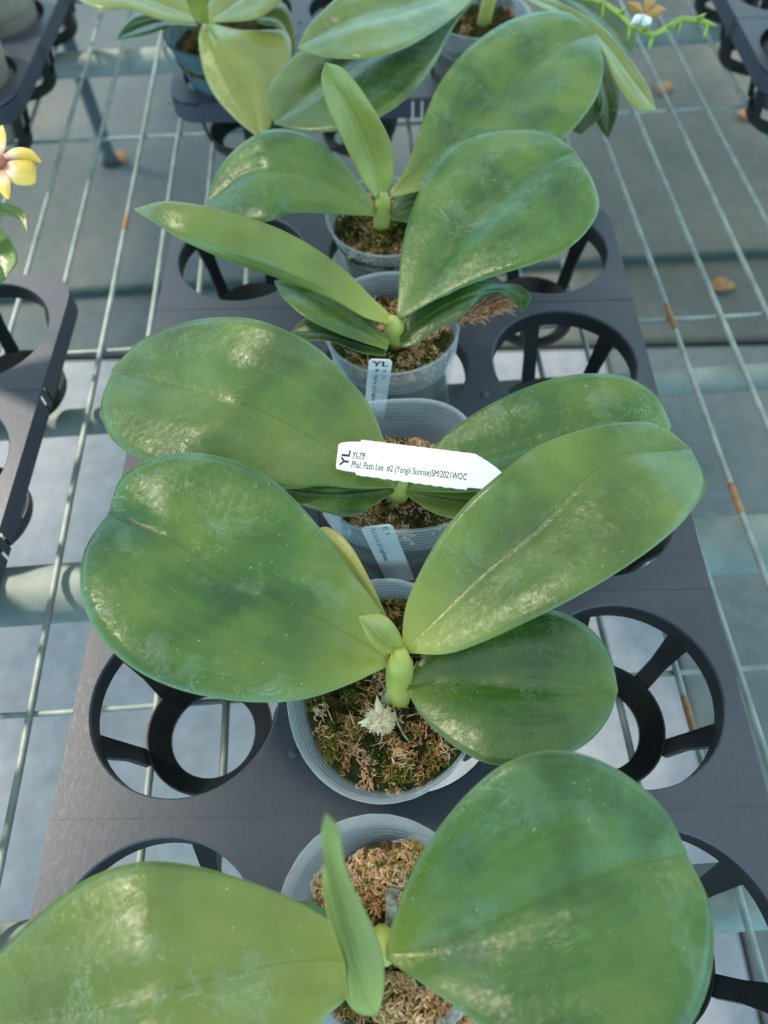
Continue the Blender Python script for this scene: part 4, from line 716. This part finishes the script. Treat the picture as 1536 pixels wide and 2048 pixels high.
plant('G', 'large potted orchid in the tray behind, upper right, bearing a zigzag flower spike', (8.1, 69.5, 4.2, 4.3, dict()),
      ([(8.2, 69.2, 1.5), (8.6, 68.8, 5), (9, 68, 7.4)], [.6, .6, .5]), dict(n=100, down=1.0), group='orchids in the tray behind', cell=(8.1, 69.5))
plant('I', 'potted orchid at the left edge, with an arching leaf and a yellow flower', (-39.4, 37.0, 3.6, 4.2, dict()),
      ([(-39.4, 37.2, 1.5), (-38.6, 37.4, 4), (-36.5, 37.6, 6.6)], [.5, .5, .4]), dict(n=60, down=1.0), cell=(-39.4, 37))
# ------------------------------------------------------------------ name tags
def text_mesh(body, size, xs=1.0, bold=0.0):
    cu = bpy.data.curves.new('t', 'FONT'); cu.body = body; cu.size = size; cu.extrude = .004; cu.offset = bold
    cu.resolution_u = 3
    ob = bpy.data.objects.new('t', cu); COL.objects.link(ob); dg = bpy.context.evaluated_depsgraph_get()
    me = bpy.data.meshes.new_from_object(ob.evaluated_get(dg)); bpy.data.objects.remove(ob); bpy.data.curves.remove(cu)
    for v in me.vertices: v.co = Vector((v.co.x * xs, v.co.y, v.co.z)) * CM
    me.name = 'lettering'; return me
def plate(poly, th):
    m = MB(); n = len(poly)
    m.add([(x, y, th / 2) for x, y in poly] + [(x, y, -th / 2) for x, y in poly],
          [tuple(range(n)), tuple(range(2 * n - 1, n - 1, -1))] + [(i, n + i, n + (i + 1) % n, (i + 1) % n) for i in range(n)])
    return m
def frame(o, O, X, Y):
    X = Vector(X).normalized(); Y = Vector(Y); Y = (Y - X * Y.dot(X)).normalized(); Z = X.cross(Y)
    M = Matrix.Identity(4)
    for i in range(3): M[i][0], M[i][1], M[i][2], M[i][3] = X[i], Y[i], Z[i], O[i] * CM
    o.matrix_world = M
TG = {'O': [-3.054, 19.515, 7.5], 'X': [0.974, -0.222, 0.038], 'Y': [0.211, 0.958, 0.194], 'poly': [(-0.087, 0.169), (-0.029, 0.022), (0.393, -0.017), (0.901, -0.016), (0.951, -0.138), (6.123, -0.089), (6.193, 0.048), (6.855, 0.077), (7.588, 1.024), (7.305, 1.235), (6.877, 1.476), (6.252, 1.768), (0.832, 1.686), (0.807, 1.575), (0.307, 1.5), (-0.111, 1.383), (-0.207, 1.262)], 'low': 0, 'yl': [0.461, 0.228], 'yl_w': 0.8560000000000001, 'a': [0.568, 0.743], 'a_w': 0.6150000000000001, 'b': [0.636, 0.203], 'b_w': 5.413, 'rot': 0.032318320361527514}
t = thing('name_tag', 'white plastic name tag lying across the leaves of the middle orchid, printed with black words', 'tag')
frame(t, TG['O'], TG['X'], TG['Y'])
rr = random.Random(3); poly = []
P = TG['poly']
for i, (a, b) in enumerate(zip(P, P[1:] + P[:1])):
    poly.append(a)
    L = math.hypot(b[0] - a[0], b[1] - a[1])
    if L > 3:   # torn perforated long edges
        n = 42; nx, ny = (b[1] - a[1]) / L, -(b[0] - a[0]) / L; amp = .03 if a[1] < .6 else .008
        for k in range(1, n):
            f = k / n; d = amp * (1 if (k // 2) % 2 else -.4) * rr.uniform(.3, 1)
            poly.append((a[0] + (b[0] - a[0]) * f + nx * d, a[1] + (b[1] - a[1]) * f + ny * d))
link('blank', plate(poly, .07).mesh('blank', False), M_TAG, t)
def put(body, size, xs, key, rot=0, bold=0.0, fit=None):
    me = text_mesh(body, size, xs, bold)
    if fit:
        w = max(v.co.x for v in me.vertices) - min(v.co.x for v in me.vertices); k = fit * CM / w
        for v in me.vertices: v.co.x *= k
    o = link('lettering', me, M_INK, t, Vector((*TG[key], .040)) * CM); o.rotation_euler = (0, 0, rot)
    return o
put('YL', .54, 1.05, 'yl', math.pi / 2 + .02, .012, TG['yl_w'])
put('YL79', .37, .9, 'a', TG['rot'], .002, TG['a_w'])
put('Phal. Patti Lee  #2 (Yongli Sunrise)SM/2021WOC', .48, .6, 'b', TG['rot'], 0, TG['b_w'])
m = MB(); m.box(0, TG['a_w'], -.075, -.050, 0, .004)
o = link('lettering', m.mesh('underline', False), M_INK, t, Vector((*TG['a'], .040)) * CM); o.rotation_euler = (0, 0, TG['rot'])

def pot_tag(label, pts, words, flip=False):
    """strip stuck in the pot just inside the front wall. pts: top-left, top-right, bottom-left (cm, world)"""
    a, b, c = [Vector(p) for p in pts]
    w = (b - a).length; h = (c - a).length
    t = thing('name_tag', label, 'tag'); X = (b - a).normalized(); Y = a - c; Y = (Y - X * Y.dot(X)).normalized(); frame(t, a - Y * h, X, Y)
    k = w * .12
    link('blank', plate([(0, 0), (w, 0), (w, h - k * 1.4), (w - k, h), (k, h), (0, h - k * 1.4)], .06).mesh('blank', False), M_TAG, t)
    for body, size, x, y, rot, fit, bold in words:
        me = text_mesh(body, size, 1, bold); ww = max(v.co.x for v in me.vertices) - min(v.co.x for v in me.vertices)
        for v in me.vertices: v.co.x *= fit * CM / ww
        o = link('lettering', me, M_INK, t, Vector((x * w, h - y, .036)) * CM); o.rotation_euler = (0, 0, rot)
pot_tag('white tag standing inside the clear pot of the fourth orchid, its top showing two letters', [[-1.601, 28.86, 4.962], [-0.27, 28.86, 4.839], [-1.899, 29.5, -1.06]],
        [('YL', .62, .16, .58, 0, .98, .012), ('YL79', .34, .62, .85, -math.pi / 2, .95, .002), ('Phal. Patti Lee  #2 (Yongli Sunrise)', .34, .30, .85, -math.pi / 2, 3.8, .002)])
pot_tag('white tag standing inside the clear pot of the middle orchid', [[-2.103, 18.44, 3.893], [-0.51, 18.44, 4.176], [-1.551, 18.95, -5.204]],
        [('YL79', .40, .66, .12, -math.pi / 2, .95, .002), ('Phal. Patti Lee  #2 (Yongli Sunrise)', .36, .28, .2, -math.pi / 2, 4.0, .002)])
# sticker on the rim of the second pot
# ------------------------------------------------------------------ small parts of the orchids
def in_plant(key, name, mb, mat, kind=None, smooth=True):
    root, o = PL[key]; m2 = MB(); m2.v = [tuple(Vector(p) - o) for p in mb.v]; m2.f = mb.f; m2.attr = mb.attr
    ob = link(name, m2.mesh(name, smooth), mat, root)
    if kind: ob['kind'] = kind
    return ob
# dry flower-stalk stub of the nearest orchid
S = [Vector(p) for p in [[-1.007, 0.573, 3.2], [-0.957, 0.923, 3.7], [-0.909, 1.238, 4.1], [-0.863, 1.516, 4.5], [-0.855, 1.757, 4.9], [-0.833, 1.875, 5.1]]]
m = MB(); m.tube(S, [.10, .17, .20, .21, .25, .27], 10, True)
ob = in_plant('A', 'dry_stub', m, M_STUB); ob['label'] = 'grey dried flower stalk stub'
# fibrous pale crown on the moss of the second orchid, and its aerial root
C0 = Vector([-1.235, 8.819, 3.5]); rr = random.Random(8); m = MB()
vs = []; fs = []; nu, nv = 14, 9
for i in range(nv + 1):
    th = math.pi * i / nv
    for k in range(nu):
        ph = 2 * math.pi * k / nu; q = 1 + .22 * noise.noise(Vector((math.cos(ph) * 2, math.sin(ph) * 2, th * 2)))
        vs.append(C0 + Vector((.62 * q * math.sin(th) * math.cos(ph), .55 * q * math.sin(th) * math.sin(ph), .38 * q * math.cos(th))))
for i in range(nv):
    for k in range(nu): fs.append((i * nu + k, i * nu + (k + 1) % nu, (i + 1) * nu + (k + 1) % nu, (i + 1) * nu + k))
m.add(vs, fs, tint=.6)
for _ in range(130):
    d = Vector((rr.gauss(.3, 1), rr.gauss(-.2, 1), abs(rr.gauss(0, .8)))).normalized(); s0 = C0 + Vector((d.x * .5, d.y * .45, d.z * .3))
    m.tube([s0, s0 + d * .12, s0 + d * .26], [.05, .045, .02], 4, False, tint=rr.random())
for e in [[-1.349, 9.772, 3.9], [-2.195, 8.65, 3.7], [-2.073, 8.572, 3.5]]:
    e = Vector(e); m.tube([C0, C0.lerp(e, .55) + Vector((0, 0, .08)), e], [.30, .17, .03], 7, True, tint=.7)
ob = in_plant('B', 'dry_moss_knot', m, M_FLUFF); ob['label'] = 'pale fibrous knot of dry moss'
m = MB(); m.tube([Vector(p) for p in [[-0.363, 10.231, 4.1], [-0.703, 9.94, 3.9], [-0.959, 9.694, 3.4], [-1.155, 9.407, 2.7]]], [.12, .24, .26, .16], 10); in_plant('B', 'aerial_root', m, plain('pale_root', (.34, .36, .20), .4, var=.4))
m = MB(); m.tube([Vector(p) for p in [[-0.609, 9.281, 3.4], [-0.447, 8.601, 3.6], [-0.197, 8.146, 3.5], [0.06, 7.874, 3.2]]], [.05, .055, .05, .04], 6); in_plant('B', 'dry_twig', m, M_STUB)
# tuft of dry moss hanging over the rim of the fourth orchid
A0, A1 = [Vector(p) for p in [[3.396, 32.48, 4.3], [6.665, 33.497, 4.6]]]; m = MB(); rr = random.Random(4)
for i in range(320):
    f = rr.random() ** .8; p = A0.lerp(A1, f); wd = .16 + .62 * math.sin(math.pi * min(1, f * .85 + .08))
    p = p + Vector((rr.gauss(0, .25), rr.gauss(0, .42), rr.gauss(0, .25))) * wd
    d = ((A1 - A0).normalized() + Vector((rr.gauss(0, .35), rr.gauss(0, .45), rr.gauss(0, .3)))).normalized(); l = rr.uniform(.4, 1.0)
    m.tube([p, p + d * l * .5 + Vector((0, 0, .08)), p + d * l], [.045, .06, .012], 4, False, tint=rr.uniform(.3, 1))
m.tube([A0, A0.lerp(A1, .4), A0.lerp(A1, .8)], [.2, .26, .12], 6, True, tint=.6)
ob = in_plant('D', 'moss_tuft', m, moss_material('rusty_moss', [(.3, (.20, .085, .045)), (.55, (.46, .20, .10)), (.8, (.62, .33, .20))], 60)); ob['kind'] = 'stuff'
# clumps of moss heaped up in the nearest pot
for (c, r) in [([-1.727, 3.025, 2.7], 0.75), ([-1.018, 2.546, 2.8], 0.7), ([-2.041, 2.224, 2.5], 0.6), ([-0.497, 3.156, 2.5], 0.55), ([-0.803, -1.494, 3.0], 0.9), ([0.299, -1.976, 2.9], 0.9), ([-0.269, -2.444, 2.6], 1.0), ([1.326, -2.241, 2.5], 0.7), ([-3.508, 2.432, 2.0], 0.6), ([0.147, 3.709, 2.2], 0.5)]:
    m = MB(); vs = []; fs = []; c = Vector(c)
    for i in range(11):
        th = math.pi * i / 10
        for k in range(18):
            ph = 2 * math.pi * k / 18; d = Vector((math.sin(th) * math.cos(ph), math.sin(th) * math.sin(ph), math.cos(th)))
            q = 1 + .55 * noise.fractal(d * 2.0 + c, .6, 2.1, 4)
            vs.append(c + Vector((d.x * r * q, d.y * r * q * .9, d.z * r * q * .7)))
    for i in range(10):
        for k in range(18): fs.append((i * 18 + k, i * 18 + (k + 1) % 18, (i + 1) * 18 + (k + 1) % 18, (i + 1) * 18 + k))
    m.add(vs, fs, tint=.5); cl = in_plant('A', 'moss_clump', m, M_MOSS)
    rr = random.Random(int(r * 100)); m = MB()
    for _ in range(int(420 * r + 60)):
        d = Vector((rr.gauss(0, 1), rr.gauss(0, 1), rr.gauss(.5, .8))).normalized(); p = c + Vector((d.x * r, d.y * r * .9, d.z * r * .7)) * .98
        tg = d.cross(Vector((rr.gauss(0, 1), rr.gauss(0, 1), rr.gauss(0, 1)))).normalized(); l = rr.uniform(.2, .8)
        l *= .7; m.tube([p - tg * l * .5, p + d * .22 * l, p + tg * l * .5 + d * .06], [.03, .055, .012], 4, False, tint=rr.uniform(.35, 1))
    root, o = PL['A']; m.v = [tuple(Vector(q) - o) for q in m.v]
    so = link('moss_strands', m.mesh('moss_strands'), M_STRAND, cl); so['kind'] = 'stuff'
# yellow flower of the left orchid
root, o = PL['I']
FC = Vector([-21.886, 38.056, 11.5])
fl = bpy.data.objects.new('flower', None); COL.objects.link(fl); fl.parent = root; fl.location = (FC - o) * CM; fl['label'] = 'yellow flower with reddish centre'
for (L, M_, R, bl) in [([[-21.922, 38.196, 11.5], [-21.069, 38.1, 11.6], [-20.361, 38.288, 11.4], [-19.848, 38.39, 11.2]], [[-21.971, 38.384, 11.5], [-20.871, 38.024, 12.0], [-20.195, 38.311, 11.8], [-19.831, 38.436, 11.2]], [[-22.045, 38.668, 11.5], [-21.024, 38.635, 12.0], [-20.239, 38.734, 11.8], [-19.835, 38.576, 11.2]], 0.1), ([[-21.681, 37.588, 11.5], [-21.278, 36.742, 11.3], [-20.701, 36.667, 11.0], [-20.046, 37.068, 10.8], [-20.132, 37.974, 10.9]], [[-21.741, 37.82, 11.5], [-20.838, 37.176, 11.6], [-20.326, 37.381, 11.3], [-20.106, 37.743, 10.9]], [[-21.801, 38.052, 11.5], [-21.041, 37.945, 11.7], [-20.325, 38.318, 11.5], [-20.163, 38.288, 11.0]], 0.1), ([[-21.878, 37.596, 11.5], [-21.917, 36.543, 11.3], [-21.464, 35.856, 11.0], [-21.14, 35.593, 10.9]], [[-21.766, 37.591, 11.5], [-21.332, 36.374, 11.4], [-21.188, 35.922, 11.1], [-21.112, 35.592, 10.9]], [[-21.653, 37.587, 11.5], [-21.056, 36.586, 11.4], [-21.076, 36.061, 11.0], [-21.085, 35.591, 10.9]], 0.1), ([[-22.207, 38.534, 11.5], [-22.516, 39.491, 11.8], [-22.729, 40.883, 11.7], [-22.717, 41.55, 11.6]], [[-22.065, 38.528, 11.5], [-22.026, 39.31, 11.9], [-22.321, 40.601, 11.8], [-22.658, 41.548, 11.6]], [[-21.923, 38.522, 11.5], [-21.767, 39.222, 11.8], [-22.13, 40.463, 11.7], [-22.628, 41.546, 11.6]], 0.1), ([[-22.023, 37.831, 11.5], [-22.759, 36.951, 11.5], [-24.05, 38.217, 11.3]], [[-22.084, 38.064, 11.5], [-22.737, 37.4, 11.8], [-24.174, 38.454, 11.3]], [[-22.145, 38.298, 11.5], [-23.215, 38.966, 11.7], [-24.211, 38.784, 11.3]], 0.1)]:
    me = leaf_mesh(L, M_, R, bl, .06, 0, 0, 0, FC, 0, 16, 5); me.name = 'petal'; link('petal', me, M_PETAL, fl)
m = MB(); m.tube([(0, 0, -.2), (.1, -.3, .3), (.3, -.6, .5)], [.25, .38, .1], 8); link('lip', m.mesh('lip'), M_LIP, fl)
m = MB(); m.tube([Vector((-38, 37.5, 5)), Vector((-36, 40, 10)), FC + Vector((-1.5, 1, .6)), FC], [.16, .15, .12, .1], 8); in_plant('I', 'flower_stalk', m, M_SPIKE)
# zigzag flower spike and its little flower on the far right orchid
SP = [Vector(p) for p in [[9.891, 63.429, 8.5], [14.838, 58.16, 10.0], [15.26, 56.875, 10.3], [16.113, 55.642, 10.2], [16.693, 54.396, 10.0], [17.274, 53.48, 10.1], [17.91, 53.128, 10.0], [18.962, 53.585, 10.2], [19.977, 54.318, 10.4], [21.055, 54.128, 10.4], [21.716, 53.905, 10.3], [22.343, 53.685, 10.2]]]; m = MB(); m.tube(SP, [.20] * (len(SP) - 2) + [.16, .06], 8)
for i, p in enumerate(SP[1:-1]):
    side = Vector((.15 * (-1) ** i, -.5, .55 * (-1) ** i)); m.tube([p, p + side * .7, p + side * 1.25], [.17, .15, .03], 6)
in_plant('G', 'flower_spike', m, M_SPIKE)
root, o = PL['G']; F2 = Vector([17.259, 54.037, 10.9])
fl = bpy.data.objects.new('flower', None); COL.objects.link(fl); fl.parent = root; fl.location = (F2 - o) * CM; fl['label'] = 'small orange and white flower'
for i, a in enumerate((70, 150, 10, -60, 215)):
    a = math.radians(a); d = Vector((math.cos(a), .35 * math.sin(a), math.sin(a) * .9)); s = Vector((-math.sin(a), .2, math.cos(a)))
    l = 1.5 if i < 3 else 1.0
    me = leaf_mesh([F2, F2 + d * l * .5 + s * .38, F2 + d * l], [F2, F2 + d * l * .5 + Vector((0, -.25, .15)), F2 + d * l], [F2, F2 + d * l * .5 - s * .38, F2 + d * l], .05, .05, 0, 0, 0, F2, 0, 10, 3)
    me.name = 'petal'; link('petal', me, M_OPETAL if i < 3 else M_WPETAL, fl)
# pots standing in the far trays
def far_pot(cx, cy, label, mat, r=4.3, plantlet=False):
    root = thing('nursery_pot', label, 'pot', (cx, cy, -5.3), 'pots in the far trays')
    link('pot', pot_mesh(int(abs(cx) * 7), 3.6, r, depth=8.6), mat, root)
    link('potting_moss', moss_body(int(abs(cx) * 3), r * .93, r * .72, 8.6, 7.4).mesh('potting_moss'), M_MOSS, root)
far_pot(-49.7 + 11, 80.5, 'tan pot of moss in the far left tray, second row', M_CLAY)
far_pot(-49.7 + 11, 69.5, 'tan pot of moss in the far left tray, nearest row', M_CLAY)
far_pot(50.2 - 11, 71.0, 'pale clear pot of moss in the far right tray', M_POT)
